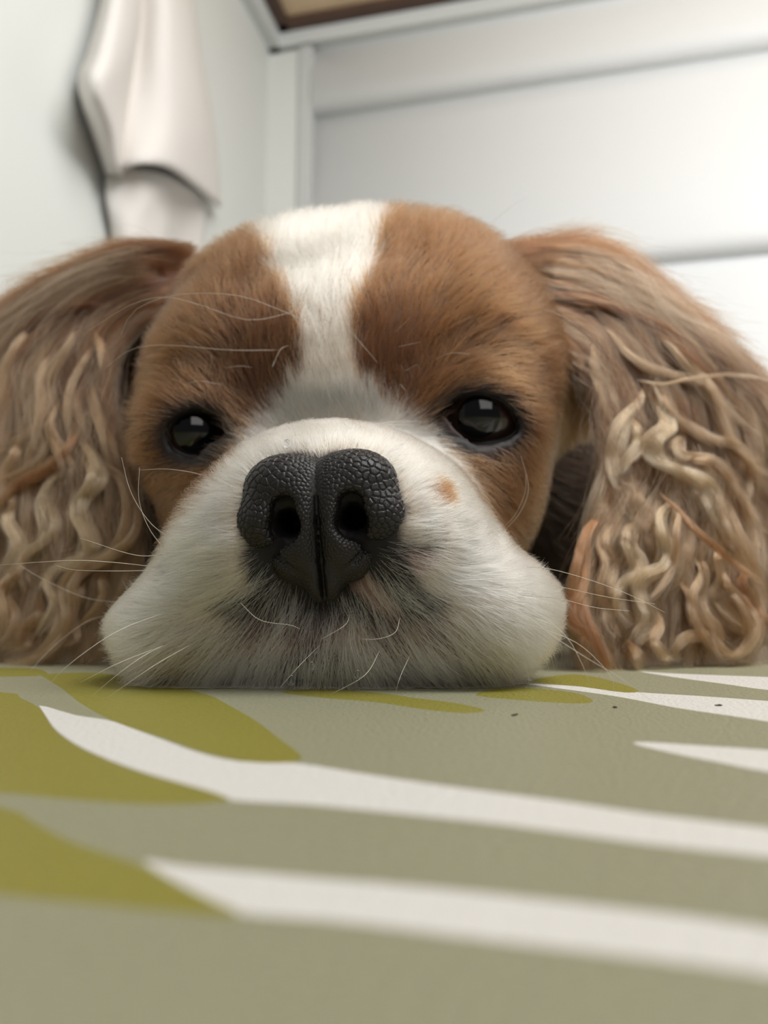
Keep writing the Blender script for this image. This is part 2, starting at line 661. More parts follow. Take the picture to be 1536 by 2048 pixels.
def body_sdf(P):
    d = head_sdf(P)
    A = P.copy()
    A[..., 0] = np.abs(P[..., 0] + 10)
    d = smin(d, ell(P, (-12, 275, 52), (46, 50, 44)), 26)
    d = smin(d, ell(A, (44, 284, 58), (54, 32, 58)), 14)          # thick ruff of the neck behind the ears
    d = smin(d, ell(P, (-10, 330, 52), (60, 62, 52)), 26)
    d = smin(d, ell(P, (-8, 430, 54), (70, 110, 54)), 30)
    d = smin(d, ell(A, (56, 480, 38), (26, 52, 38)), 16)       # haunches
    d = smin(d, ell(A, (58, 330, 22), (20, 44, 22)), 14)       # folded forelegs
    d = smin(d, ell(A, (62, 285, 10), (15, 30, 11)), 10)       # tucked paws
    d = smin(d, capsule(P, [(-8, 530, 30), (30, 560, 14), (80, 565, 10)], [12, 10, 6]), 14)
    return smax(d, 0.35 - P[..., 2], 1.5)


H_B = 1.6
lo, hi = (-98, 118, -3), (96, 580, 130)
G = grid(lo, hi, H_B)
F = body_sdf(G)
BV, BQ = surface_nets(F, lo, H_B)
del G, F
BV[:, 2] = np.maximum(BV[:, 2], 0.2)

dog = empty('dog', (0, 0.2, TABLE_Z))
tag(dog, 'chestnut and white long-eared spaniel resting its chin on the leaf-patterned table top', 'dog')


def dog_child(o, parent=None):
    o.parent = parent or dog
    if o.parent is dog:
        o.matrix_parent_inverse = dog_inv
    return o


bpy.context.view_layer.update()
dog_inv = dog.matrix_world.inverted()

# ------------------------------------------------------------------ coat pattern (in the photograph's frame, carried on the skin)
WHITE_COAT = [(488, 380), (805, 380), (772, 440), (742, 540), (710, 635), (704, 700), (728, 770), (790, 815), (850, 865), (905, 930), (955, 1000), (1005, 1075), (1062, 1130), (1200, 1180), (1200, 1450),
              (100, 1450), (100, 1230), (330, 1095), (385, 1035), (440, 960), (500, 880), (560, 815), (598, 760), (602, 690), (588, 640), (560, 570), (522, 480)]
NOSE_OUT = [(478, 1045), (490, 980), (530, 928), (590, 903), (640, 909), (670, 902), (705, 900), (748, 918), (792, 962), (812, 1010), (812, 1050), (790, 1085), (760, 1122), (705, 1165), (645, 1182), (590, 1168), (540, 1138), (505, 1085)]
DARK_SKIN = [(490, 1075), (835, 1060), (870, 1090), (850, 1150), (880, 1200), (865, 1262), (800, 1285), (720, 1262), (640, 1290), (540, 1275), (450, 1250), (430, 1215), (490, 1150)]
LIPS = [(225, 1322), (330, 1318), (430, 1345), (640, 1300), (760, 1330), (930, 1340), (1000, 1322), (1085, 1330), (1085, 1400), (225, 1400)]
def vnoise(P, scale, seed):
    """cheap smooth value noise from summed sines"""
    r = np.random.default_rng(seed)
    out = np.zeros(len(P))
    for _ in range(7):
        k = r.normal(size=3) * scale
        out += np.sin(P @ k + r.uniform(0, 6.28))
    return out / 7 ** 0.5


def white_mask(P, jitter=0.0):
    px, py = project(P)
    if jitter:
        px = px + RNG.normal(0, jitter, len(P))
        py = py + RNG.normal(0, jitter, len(P))
    m = in_poly(px, py, WHITE_COAT)
    m &= ~((py > 780) & (P[:, 1] > 180))
    m &= ~((P[:, 1] > 232) & (np.abs(P[:, 0] + 14) > 22))
    m |= (P[:, 1] > 380) & (vnoise(P, 0.03, 3) > 0.5)
    return m


pxv, pyv = project(BV)
wm = white_mask(BV)
pink = np.array(lin(178, 140, 128))
dark = np.array(lin(40, 36, 37))
chest_skin = np.array(lin(78, 47, 27))
skin = np.where(wm[:, None], np.array(lin(200, 185, 168)), chest_skin)
front = BV[:, 1] < 165
dk = sstep(28, -14, poly_dist(pxv, pyv, DARK_SKIN) + 20 * vnoise(BV, 0.5, 5)) * front
nz = sstep(10, -6, poly_dist(pxv, pyv, NOSE_OUT)) * (BV[:, 1] < 150)
blot = sstep(0.55, 0.95, vnoise(BV, 0.42, 9))
dkc = dark * (1 - blot[:, None] * 0.75) + np.array(lin(150, 118, 112)) * blot[:, None] * 0.75
skin = skin * (1 - dk[:, None]) + dkc * dk[:, None]
skin = skin * (1 - nz[:, None]) + np.array(lin(24, 21, 22)) * nz[:, None]
lp = sstep(14, -18, poly_dist(pxv, pyv, LIPS) + 8 * vnoise(BV, 0.4, 6)) * front
lipc = np.where((np.abs(pxv - 650) > 250)[:, None], np.array(lin(128, 72, 60)), np.array(lin(58, 38, 31)))
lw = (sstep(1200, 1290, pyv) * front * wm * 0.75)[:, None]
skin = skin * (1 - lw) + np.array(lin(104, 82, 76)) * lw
skin = skin * (1 - lp[:, None]) + lipc * lp[:, None]
for poly in (EYE_L, EYE_RT):
    ed = sstep(45, 10, poly_dist(pxv, pyv, poly)) * (BV[:, 1] < 190)
    skin = skin * (1 - ed[:, None]) + np.array(lin(26, 20, 18)) * ed[:, None]
M_SKIN = principled('dog_skin', (0.3, 0.2, 0.15), 0.55, 0.3)
_a = node(M_SKIN, 'ShaderNodeAttribute', attribute_name='skin')
link(M_SKIN, _a.outputs['Color'], M_SKIN.node_tree.nodes['Principled BSDF'].inputs['Base Color'])
bump(M_SKIN, 900, 0.4, 0.0003)
body = mesh_obj('body', BV, BQ, M_SKIN)
point_color(body, 'skin', skin)
dog_child(body)
BT = np.vstack([BQ[:, [0, 1, 2]], BQ[:, [0, 2, 3]]])
BN = np.zeros_like(BV)
_fn = np.cross(BV[BT[:, 1]] - BV[BT[:, 0]], BV[BT[:, 2]] - BV[BT[:, 0]])
for k in range(3):
    np.add.at(BN, BT[:, k], _fn)
BN = norm(BN)
BVH = BVHTree.FromPolygons(BV.tolist(), BQ.tolist())


def cast(px, py):
    h = BVH.ray_cast(Vector((0, 0, CAM_H)), Vector(ray(px, py)).normalized())
    return None if h[0] is None else np.array(h[0])


# ------------------------------------------------------------------ nose
NH = 0.26
nc = l2w((1.3, 127.5, 29.3))


def nose_sdf(P):
    L = (P - nc.astype(np.float32)) @ ROT.astype(np.float32)      # x right, y away, z up, about the nose
    A = L.copy()
    A[..., 0] = np.abs(L[..., 0])
    d = ell(L, (0, 1.5, 0), (11.6, 7.0, 10.0))
    d = smin(d, ell(A, (6.0, 1.0, 4.2), (7.2, 6.5, 6.4)), 2.5)
    d = smin(d, ell(A, (9.3, 1.0, -0.9), (5.2, 6.6, 5.3)), 2.0)         # wings
    d = smin(d, ell(A, (3.0, -2.4, -1.5), (3.0, 3.8, 7.5)), 1.6)      # columella either side of the groove
    d = smin(d, ell(A, (3.4, 0.8, -7.2), (5.4, 4.8, 4.6)), 2.0)         # wedge down to the lip
    d = smin(d, ell(A, (1.0, 0.3, -10.4), (2.2, 4.0, 4.3)), 1.5)
    # black lip skin either side under the slit
    d = smin(d, ell(A, (7.6, 3.6, -7.6), (5.2, 3.6, 3.2)), 1.0)
    # nostrils: round in front, running out in a slit under the wing
    d = smax(d, -capsule(A, [(5.3, -9.0, 0.6), (5.7, 2.5, 1.0)], [2.2, 1.6]), 1.3)
    d = smax(d, -capsule(A, [(5.3, -9.0, -2.6), (5.7, 8.5, -1.4)], [2.9, 2.1]), 1.3)
    d = smax(d, -capsule(A, [(5.4, -6.0, -4.8), (8.2, -5.2, -6.1), (11.2, -4.2, -6.3), (14.6, 0.5, -5.6)], [1.5, 1.15, 0.8, 0.5]), 0.8)
    d = smax(d, -capsule(A, [(5.6, -2.0, -4.6), (8.4, -2.0, -5.9), (11.2, -1.0, -6.1), (13.4, 2.5, -5.6)], [1.6, 1.1, 0.7, 0.4]), 0.6)
    # groove down the middle, a sharp V
    d = smax(d, -capsule(L, [(0, -5.4, 8), (0, -5.9, 3), (0, -5.9, -2), (0, -4.6, -8), (0, -2.2, -14.5)], [0.3, 0.45, 0.6, 0.6, 0.55]), 1.2)
    d = smax(d, -capsule(L, [(0, -4.9, 2), (0, -4.7, -2), (0, -3.4, -8), (0, -1.2, -14.5)], [0.35, 0.48, 0.5, 0.48]), 0.3)
    d = smax(d, -capsule(L, [(0, -3.9, 0), (0, -3.6, -2), (0, -2.4, -8), (0, -0.4, -14.5)], [0.3, 0.42, 0.44, 0.42]), 0.2)
    d = smax(d, -capsule(L, [(0, -2.5, 11.4), (0, 4, 12.4)], [1.3, 1.5]), 2.0)
    # skin fold from the groove out under the nostril
    d = smax(d, -capsule(A, [(1.0, -4.3, -13.0), (4.2, -3.9, -10.0), (7.0, -2.6, -6.8)], [0.4, 0.45, 0.35]), 0.8)
    return d


lo, hi = nc + (-16, -9, -17), nc + (16, 7, 14)
G = grid(lo, hi, NH)
F = nose_sdf(G)
NV, NQ = surface_nets(F, lo, NH)
del G, F
NT = np.vstack([NQ[:, [0, 1, 2]], NQ[:, [0, 2, 3]]])


def vnormals(V, T):
    N = np.zeros_like(V)
    f = np.cross(V[T[:, 1]] - V[T[:, 0]], V[T[:, 2]] - V[T[:, 0]])
    for k in range(3):
        np.add.at(N, T[:, k], f)
    return norm(N)


# one linear subdivision, then pebbles: every cell a raised bead with a crack round it
def subdivide(V, Q):
    E = np.sort(np.vstack([Q[:, [0, 1]], Q[:, [1, 2]], Q[:, [2, 3]], Q[:, [3, 0]]]), 1)
    U, inv = np.unique(E, axis=0, return_inverse=True)
    inv = inv.reshape(4, -1)
    n, ne = len(V), len(U)
    W = np.vstack([V, (V[U[:, 0]] + V[U[:, 1]]) / 2, V[Q].mean(1)])
    e = inv + n
    c = np.arange(len(Q)) + n + ne
    return W, np.vstack([np.stack([Q[:, 0], e[0], c, e[3]], 1), np.stack([Q[:, 1], e[1], c, e[0]], 1),
                         np.stack([Q[:, 2], e[2], c, e[1]], 1), np.stack([Q[:, 3], e[3], c, e[2]], 1)])


NN = vnormals(NV, NT)
ln = (NV - nc) @ ROT
# seeds: dart throwing on the vertices, spacing finer towards the groove and the lip
spacing_v = 0.55 + 0.4 * sstep(3, 10, np.abs(ln[:, 0])) * sstep(-8, -2, ln[:, 2]) + 0.25 * sstep(0, 6, ln[:, 2]) * sstep(1.5, 4, np.abs(ln[:, 0])) - 0.12 * sstep(-6, -9, ln[:, 2])
order = RNG.permutation(len(NV))
cells = {}
seeds = []
for i in order:
    p = NV[i]
    sp = spacing_v[i]
    key = tuple((p / 1.2).astype(int))
    ok = True
    for dx in (-1, 0, 1):
        for dy in (-1, 0, 1):
            for dz in (-1, 0, 1):
                for q in cells.get((key[0] + dx, key[1] + dy, key[2] + dz), ()):
                    if (q[0] - p[0]) ** 2 + (q[1] - p[1]) ** 2 + (q[2] - p[2]) ** 2 < sp * sp:
                        ok = False
                        break
                if not ok:
                    break
            if not ok:
                break
        if not ok:
            break
    if ok:
        cells.setdefault(key, []).append(p)
        seeds.append(p)
NV, NQ = subdivide(NV, NQ)
NT = np.vstack([NQ[:, [0, 1, 2]], NQ[:, [0, 2, 3]]])
NN = vnormals(NV, NT)
kd = KDTree(len(seeds))
for i, s_ in enumerate(seeds):
    kd.insert(s_, i)
kd.balance()
f1 = np.empty(len(NV))
f2 = np.empty(len(NV))
for i, v in enumerate(NV.tolist()):
    r = kd.find_n(v, 2)
    f1[i], f2[i] = r[0][2], r[1][2]
ln = (NV - nc) @ ROT
amp = (0.25 + 0.75 * sstep(0.5, 1.6, np.abs(ln[:, 0]))) * (0.20 + 0.10 * sstep(3, 10, np.abs(ln[:, 0]))) * np.clip(1 - 0.45 * sstep(-6, -9, ln[:, 2]), 0.4, 1)
bead = 1 - (1 - np.clip((f2 - f1) / 0.55, 0, 1)) ** 2.5
NV = NV + NN * ((bead - 0.75) * amp)[:, None]
M_NOSE = principled('black_nose_leather', lin(33, 29, 28), 0.42, 0.4)
bump(M_NOSE, 4200, 0.25, 0.0001)
nose = mesh_obj('nose', NV, NQ, M_NOSE)
nose['label'] = 'black pebbled nose'
dog_child(nose)

# ------------------------------------------------------------------ eyes
M_EYEB = principled('dark_brown_iris', lin(40, 24, 16), 0.3, 0.3)
M_EYEB.node_tree.nodes['Principled BSDF'].inputs['Coat Weight'].default_value = 1.0
M_EYEB.node_tree.nodes['Principled BSDF'].inputs['Coat Roughness'].default_value = 0.04
M_SCL = principled('eye_corner_membrane', lin(176, 158, 160), 0.2, 0.5)
M_LID = principled('black_eyelid', lin(15, 12, 12), 0.42, 0.35)
M_PUPIL = principled('pupil', (0.002, 0.002, 0.002), 0.04, 0.6)


def sphere_part(c, axis, R, a0, a1, n=40, m=16, dr=None):
    """band of a sphere between polar angles a0..a1 about axis"""
    z = norm(np.asarray(axis))
    x = norm(np.cross(z, [0, 0, 1.0] if abs(z[2]) < 0.95 else [0, 1.0, 0]))
    y = np.cross(z, x)
    V, Fq = [], []
    for j in range(m + 1):
        a = a0 + (a1 - a0) * j / m
        rr = R if dr is None else R + dr(a)
        for i in range(n):
            t = 2 * math.pi * i / n
            V.append(c + rr * (math.cos(a) * z + math.sin(a) * (math.cos(t) * x + math.sin(t) * y)))
    for j in range(m):
        for i in range(n):
            k = (i + 1) % n
            Fq.append((j * n + i, (j + 1) * n + i, (j + 1) * n + k, j * n + k))
    if a0 == 0:
        pass
    return V, Fq


def on_sphere(px, py, c, R):
    o = np.array([0, 0, CAM_H])
    d = norm(ray(px, py))
    b = (o - c) @ d
    disc = b * b - ((o - c) @ (o - c) - R * R)
    if disc < 0:
        return o + d * (-b)
    return o + d * (-b - math.sqrt(disc))


for ei, (c, poly) in enumerate(zip(EYES, (EYE_L, EYE_RT))):
    root = empty('eye')
    dog_child(root)
    # gaze: slightly up, past the lens
    g = norm(np.array([0, 0, CAM_H]) - c + np.array([2.0 if ei else -2.0, 0, 8.0]))
    ir = math.radians(66)
    V, Fq = sphere_part(c, g, EYE_R - 0.05, ir, math.pi, m=20)
    sc = mesh_obj('eyeball', V, Fq, M_SCL)
    V, Fq = sphere_part(c, g, EYE_R, 0.44, ir + 0.02, m=16, dr=lambda a: 0.4 * max(0.0, 1 - (a / ir) ** 2))
    iris = mesh_obj('iris', V, Fq, M_EYEB)
    V, Fq = sphere_part(c, g, EYE_R, 0.0, 0.445, m=8, dr=lambda a: 0.4 * (1 - (a / ir) ** 2))
    pup = mesh_obj('pupil', V, Fq, M_PUPIL)
    for o in (sc, iris, pup):
        o.parent = root
    # lid margin: a soft rounded rim lying on the ball round the opening
    C_ = spline(np.array([(x, y, 0) for x, y in poly + [poly[0]]], float), 61)[:-1, :2]
    P3 = np.array([on_sphere(q[0], q[1], c, EYE_R + 0.55) for q in C_])
    P3 = 0.25 * np.roll(P3, 1, 0) + 0.5 * P3 + 0.25 * np.roll(P3, -1, 0)
    ctr = C_.mean(0)
    n = len(P3)
    tg = norm(np.roll(P3, -1, 0) - np.roll(P3, 1, 0))
    ra = norm(P3 - c)
    sd = np.cross(tg, ra)
    if ((P3.mean(0) - P3) * sd).sum() > 0:
        sd = -sd
    V, ms = [], 10
    wide = np.where(C_[:, 1] > ctr[1], 1.7, 1.25)
    wide = 0.25 * np.roll(wide, 2) + 0.5 * wide + 0.25 * np.roll(wide, -2)
    for j in range(ms):
        a_ = 2 * math.pi * j / ms
        V.append(P3 + sd * (wide * (0.65 + math.cos(a_)))[:, None] + ra * (0.85 * math.sin(a_)))
    V = np.vstack(V)
    Fq = [(j * n + i, j * n + (i + 1) % n, ((j + 1) % ms) * n + (i + 1) % n, ((j + 1) % ms) * n + i) for j in range(ms) for i in range(n)]
    lid = mesh_obj('eyelid', V, Fq, M_LID)
    bm_fix(lid)
    dog_child(lid)
    # pale fold in the inner corner
    if ei == 1:
        ins = [(872, 858), (884, 868), (905, 878), (932, 884), (926, 874), (908, 858), (893, 838), (884, 832)]
        cc_ = np.mean(ins, 0)
        S = spline(np.array([(x, y, 0) for x, y in ins + [ins[0]]], float), 41)[:-1, :2]
        V = [on_sphere(cc_[0], cc_[1], c, EYE_R + 0.75)]
        for sc_, off in ((0.6, 0.7), (0.92, 0.55), (1.0, 0.1)):
            V += [on_sphere(*(cc_ + (q - cc_) * sc_), c, EYE_R + off) for q in S]
        m = len(S)
        Fq = [(0, 1 + i, 1 + (i + 1) % m) for i in range(m)]
        Fq += [(1 + j * m + i, 1 + (j + 1) * m + i, 1 + (j + 1) * m + (i + 1) % m, 1 + j * m + (i + 1) % m) for j in range(2) for i in range(m)]
        t_ = mesh_obj('inner_eyelid', V, Fq, M_SCL)
        t_.parent = root

# ------------------------------------------------------------------ short fur
GUIDES = [  # px, py, image direction, length mm, lift
    (660, 865, 0, -1, 4, .5), (600, 872, -.4, -1, 4, .5), (730, 862, .4, -1, 4, .5), (540, 892, -.9, -.8, 5, .5), (790, 882, .9, -.7, 5, .5),
    (490, 930, -1, -.4, 5, .45), (860, 950, 1, -.4, 5, .4), (440, 1000, -1, -.2, 6, .4), (930, 1030, 1, -.1, 6, .35), (400, 1100, -1, .1, 7, .35),
    (900, 1110, 1, .05, 6, .35), (850, 1040, 1, -.1, 4, .4), (480, 1130, -1, .3, 7, .35), (470, 1200, -1, .3, 9, .35), (400, 1200, -1, .25, 9, .3),
    (300, 1200, -1, .3, 8, .3), (560, 1205, -.7, .8, 7, .5), (640, 1225, 0, 1, 7, .5), (720, 1215, .4, 1, 7, .5), (800, 1180, .9, .5, 7, .4),
    (900, 1200, 1, .2, 8, .3), (1000, 1200, 1, .2, 8, .3), (1060, 1250, 1, .35, 8, .3), (450, 1290, -.85, .7, 11, .35), (350, 1300, -.9, .55, 10, .3),
    (260, 1270, -.8, .6, 8, .3), (550, 1300, -.45, 1, 11, .4), (650, 1310, 0, 1, 10, .4), (750, 1310, .3, 1, 11, .4), (850, 1310, .75, 1, 11, .35),
    (950, 1310, .9, .75, 10, .35), (1050, 1320, .9, .6, 8, .3), (500, 1350, -.35, 1, 7, .4), (800, 1350, .45, 1, 7, .4), (330, 1340, -.8, .8, 8, .3), (980, 1350, .8, .9, 8, .3),
    (650, 800, 0, -1, 6, .3), (650, 700, 0, -1, 8, .3), (650, 600, 0, -1, 10, .3), (640, 480, 0, -1, 13, .55), (560, 450, -.2, -1, 13, .55), (730, 450, .2, -1, 13, .55),
    (560, 750, .25, -1, 8, .4), (520, 700, 0, -1, 8, .4), (570, 640, .1, -1, 9, .35), (520, 560, -.35, -1, 11, .35), (450, 520, -.6, -.9, 13, .5), (450, 650, -.6, -.8, 9, .35),
    (380, 600, -.9, -.5, 11, .35), (330, 680, -1, -.1, 11, .35), (400, 740, -1, -.2, 8, .35), (470, 780, -.4, -.9, 6, .4), (300, 780, -1, .5, 11, .35),
    (280, 850, -.8, .8, 11, .35), (300, 930, -.6, .9, 10, .35), (380, 960, -.8, .6, 7, .35), (350, 1010, -.7, .8, 8, .35), (450, 940, -.9, .2, 6, .35), (500, 850, -.8, -.5, 5, .4),
    (760, 740, -.25, -1, 8, .4), (800, 760, .2, -1, 7, .4), (740, 640, -.05, -1, 9, .35), (800, 600, .3, -1, 10, .35), (800, 480, .35, -1, 13, .55), (900, 480, .6, -.9, 13, .55),
    (900, 600, .7, -.7, 10, .3), (980, 650, 1, -.3, 10, .3), (900, 720, .9, -.4, 8, .3), (960, 750, 1, -.1, 7, .3), (1050, 720, 1, .2, 14, .45), (1080, 640, 1, -.05, 16, .5), (270, 720, -1, .2, 14, .45), (250, 640, -1, .0, 16, .5),
    (1080, 800, .9, .7, 11, .4), (1050, 890, .8, .8, 10, .35), (1000, 930, .8, .8, 8, .3), (950, 960, .7, .8, 8, .3), (900, 905, .9, .4, 6, .35), (1000, 1020, .6, .9, 9, .3),
    (1050, 1000, .6, .9, 10, .35), (840, 820, .3, -.8, 6, .4), (868, 850, .9, .2, 4, .4), (1000, 560, .95, -.4, 15, .45), (1080, 540, 1, -.3, 16, .5), (340, 560, -.95, -.4, 15, .45), (270, 550, -1, -.3, 16, .5)]
gp, gd, gl, gf = [], [], [], []
for (px, py, dx, dy, L, lift) in GUIDES:
    p = cast(px, py)
    if p is None:
        continue
    q = BVH.find_nearest(Vector(p))
    nn = np.array(q[1])
    if nn @ (np.array([0, 0, CAM_H]) - p) < 0:
        nn = -nn
    # the image direction as a step across the lens, laid flat on the skin
    d = np.array([dx, SP * dy, -CP * dy])
    vdir = norm(p - np.array([0, 0, CAM_H]))
    # follow the skin along the line of sight so that the picture direction is kept
    k = -(d @ nn) / (vdir @ nn) if abs(vdir @ nn) > 0.12 else 0
    d = d + vdir * np.clip(k, -3, 3)
    d = norm(d - nn * (d @ nn))
    gp.append(p)
    gd.append(d)
    gl.append(L)
    gf.append(lift)
gp, gd, gl, gf = np.array(gp), np.array(gd), np.array(gl), np.array(gf)


def flow(P, N):
    num = np.zeros_like(P)
    L = np.zeros(len(P))
    Fl = np.zeros(len(P))
    W = np.zeros(len(P))
    back = np.stack([0.25 * np.sign(P[:, 0] + 12), np.ones(len(P)), -0.35 * np.ones(len(P))], 1)
    for i in range(len(gp)):
        d2 = ((P - gp[i]) ** 2).sum(1)
        w_ = np.exp(-d2 / (2 * 7.5 ** 2)) + 1e-9
        num += w_[:, None] * gd[i]
        L += w_ * gl[i]
        Fl += w_ * gf[i]
        W += w_
    wb_ = 0.02
    num = num + wb_ * norm(back)
    L = (L + wb_ * 13) / (W + wb_)
    Fl = (Fl + wb_ * 0.3) / (W + wb_)
    t = num - N * (num * N).sum(1, keepdims=True)
    return norm(t), L, Fl


def sample(n, weight_v):
    """n points on the body, density by vertex weight"""
    A = np.linalg.norm(np.cross(BV[BT[:, 1]] - BV[BT[:, 0]], BV[BT[:, 2]] - BV[BT[:, 0]]), axis=1) * weight_v[BT].mean(1)
    cdf = np.cumsum(A)
    ti = np.searchsorted(cdf, RNG.uniform(0, cdf[-1], n))
    a, b = RNG.uniform(size=n), RNG.uniform(size=n)
    s = a + b > 1
    a[s], b[s] = 1 - a[s], 1 - b[s]
    w3 = np.stack([1 - a - b, a, b], 1)[..., None]
    return (BV[BT[ti]] * w3).sum(1), norm((BN[BT[ti]] * w3).sum(1))


def grow(P, N, k, length_mul=1.0, clump=0.35, n_clump=900, rough=0.35, lay=0.55):
    """strands combed along the flow field, gathered towards clump leaders"""
    n = len(P)
    T, L, Fl = flow(P, N)
    B = np.cross(N, T)
    ang = RNG.normal(0, 0.16, n) + 0.25 * vnoise(P, 0.35, 21)
    T = norm(T * np.cos(ang)[:, None] + B * np.sin(ang)[:, None])
    L = L * length_mul * RNG.uniform(0.65, 1.15, n)
    lift = np.clip(Fl + RNG.normal(0, 0.10, n), 0.08, 1.1)
    s = np.linspace(0, 1, k)[None, :, None]
    Lx = L[:, None, None]
    out = P[:, None] + Lx * (s * (np.cos(lift)[:, None, None] * T[:, None] + np.sin(lift)[:, None, None] * N[:, None])
                             - lay * s ** 2 * np.sin(lift)[:, None, None] * N[:, None])
    # side bend
    bend = RNG.normal(0, 0.10, n)[:, None, None]
    out = out + Lx * bend * s ** 2 * B[:, None]
    lead = RNG.choice(n, min(n, n_clump), replace=False)
    kd = KDTree(len(lead))
    for i, j in enumerate(lead):
        kd.insert(P[j], int(j))
    kd.balance()
    near = np.array([kd.find(p)[1] for p in P.tolist()])
    cl = (clump * RNG.uniform(0.3, 1.2, n))[:, None, None]
    out = out * (1 - cl * s ** 1.6) + out[near] * (cl * s ** 1.6)
    ph = RNG.uniform(0, 6.28, (n, 1))
    wv = rough * np.sin(ph + 5 * np.linspace(0, 1, k)[None]) * np.linspace(0, 1, k)[None]
    out = out + wv[..., None] * B[:, None] * 0.5
    # tips that meet the table slide outwards along it
    low = np.maximum(0.25 - out[..., 2], 0)
    nh = N * np.array([1, 1, 0])
    out = out + (low * 0.6)[..., None] * norm(nh + 1e-6)[:, None]
    out[..., 2] = np.maximum(out[..., 2], 0.25)
    return out


def taper(n, k, r, tip=0.25):
    t = np.linspace(0, 1, k)
    return r[:, None] * (1 - (1 - tip) * t[None] ** 1.7)


CHEST = np.array(lin(84, 51, 25))
CHEST_D = np.array(lin(56, 28, 14))
CHEST_L = np.array(lin(114, 78, 46))
CREAM = np.array(lin(226, 212, 192))


def coat_color(P):
    n = len(P)
    px, py = project(P)
    wm = white_mask(P, 7.0)
    v = RNG.uniform(0, 1, (n, 1)) ** 1.5
    c = (CHEST * (1 - v) + CHEST_L * v) * RNG.uniform(0.7, 1.15, (n, 1))
    rf = (sstep(232, 250, P[:, 1]) * (P[:, 2] < 105))[:, None]       # shade in the gap behind ears and cheeks, painted into the ruff's colour
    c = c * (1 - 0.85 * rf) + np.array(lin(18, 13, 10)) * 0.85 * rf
    # the coat is richer and darker round the brow, paler over the skull
    dkn = sstep(120, 30, np.hypot((px - 770) / 1.0, (py - 720) / 1.6)) + sstep(120, 30, np.hypot((px - 530) / 1.0, (py - 730) / 1.6))
    dkn = np.clip(dkn, 0, 1)[:, None] * (P[:, 1] < 200)[:, None]
    c = c * (1 - 0.6 * dkn) + CHEST_D * 0.6 * dkn
    for poly in (EYE_L, EYE_RT):
        e = (sstep(38, 6, poly_dist(px, py, poly)) * (P[:, 1] < 195))[:, None]
        c = c * (1 - 0.8 * e) + np.array(lin(46, 26, 16)) * 0.8 * e
    cw = CREAM * RNG.uniform(0.74, 1.08, (n, 1))
    c = np.where(wm[:, None], cw, c)
    st_ = ((sstep(1275, 1335, py) * sstep(220, 330, np.abs(px - 650)) * (P[:, 1] < 165)) * RNG.uniform(0.2, 0.8, n))[:, None]
    c = c * (1 - st_) + np.array(lin(98, 54, 41)) * st_          # stained hair at the lip corners
    # small tan fleck on the muzzle
    fl_ = np.hypot((px - 868) * 0.85 - (py - 990) * 0.45, ((py - 990) * 0.85 + (px - 868) * 0.45) * 0.45)
    f = (RNG.uniform(size=n) < sstep(17, 8, fl_)) & (P[:, 1] < 165)
    c = np.where(f[:, None], np.array(lin(112, 72, 40)), c)
    return c, wm


facing = ((np.array([0, 0, CAM_H]) - BV) * BN).sum(1) / np.linalg.norm(np.array([0, 0, CAM_H]) - BV, axis=1)
vis = sstep(-0.45, 0.0, facing)
eye_clear = np.ones(len(BV))
for poly in (EYE_L, EYE_RT):
    low = np.where(pyv > np.mean([q[1] for q in poly]), 12, 0)
    eye_clear *= np.where(BV[:, 1] < 192, sstep(6 + low, 18 + low, poly_dist(pxv, pyv, poly)), 1)
nose_clear = np.where(BV[:, 1] < 150, sstep(-2, 4, poly_dist(pxv, pyv, NOSE_OUT)), 1)
muzz = (BV[:, 1] < 172) & in_poly(pxv, pyv, WHITE_COAT) & (pyv > 780)
off_table = sstep(0.4, 1.5, BV[:, 2])
base = vis * eye_clear * nose_clear * off_table
headw = base * (~muzz) * (BV[:, 1] < 262)
thin = 1 - 0.85 * dk - 0.7 * lp
low_m = sstep(-90, 60, pyv - 1230) * sstep(480, 300, np.abs(pxv - 660)) * muzz
thin = thin * (1 - 0.8 * low_m)
corner = sstep(1300, 1345, pyv) * sstep(220, 290, np.abs(pxv - 655)) * front
thin = np.clip(thin * (1 - 0.85 * corner), 0.07, 1)
muzw = base * muzz * thin

P, N = sample(110000, headw)
st = grow(P, N, 7, clump=0.36, n_clump=2600)
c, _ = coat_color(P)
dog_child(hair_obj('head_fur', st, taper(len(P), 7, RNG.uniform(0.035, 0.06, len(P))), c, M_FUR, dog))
P, N = sample(90000, muzw)
st = grow(P, N, 6, clump=0.45, n_clump=3000, rough=0.3)
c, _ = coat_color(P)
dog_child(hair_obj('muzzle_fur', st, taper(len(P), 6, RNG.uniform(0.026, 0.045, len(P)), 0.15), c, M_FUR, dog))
# longer separate hairs over the dark lip and chin
P, N = sample(4600, base * muzz * (np.clip((low_m + lp) * (1 - 0.75 * dk) + 0.12 * dk, 0, 1) + 0.7 * sstep(1290, 1345, pyv)) * (1 - 0.7 * corner) * (BV[:, 1] < 168))
st = grow(P, N, 8, length_mul=1.25, clump=0.28, n_clump=1400, rough=0.5, lay=0.8)
cw = np.array(lin(232, 222, 210)) * RNG.uniform(0.55, 1.08, (len(P), 1))
dog_child(hair_obj('chin_fur', st, taper(len(P), 8, RNG.uniform(0.035, 0.07, len(P)), 0.12), cw, M_FUR, dog))
bodw = np.where((BV[:, 1] >= 255), off_table, 0) + np.where((BV[:, 1] < 255), (1 - vis) * off_table * eye_clear, 0)
P, N = sample(26000, bodw)
st = grow(P, N, 6, length_mul=1.3, clump=0.5, n_clump=900)
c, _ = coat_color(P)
dog_child(hair_obj('body_fur', st, taper(len(P), 6, np.full(len(P), 0.14)), c, M_FUR, dog))


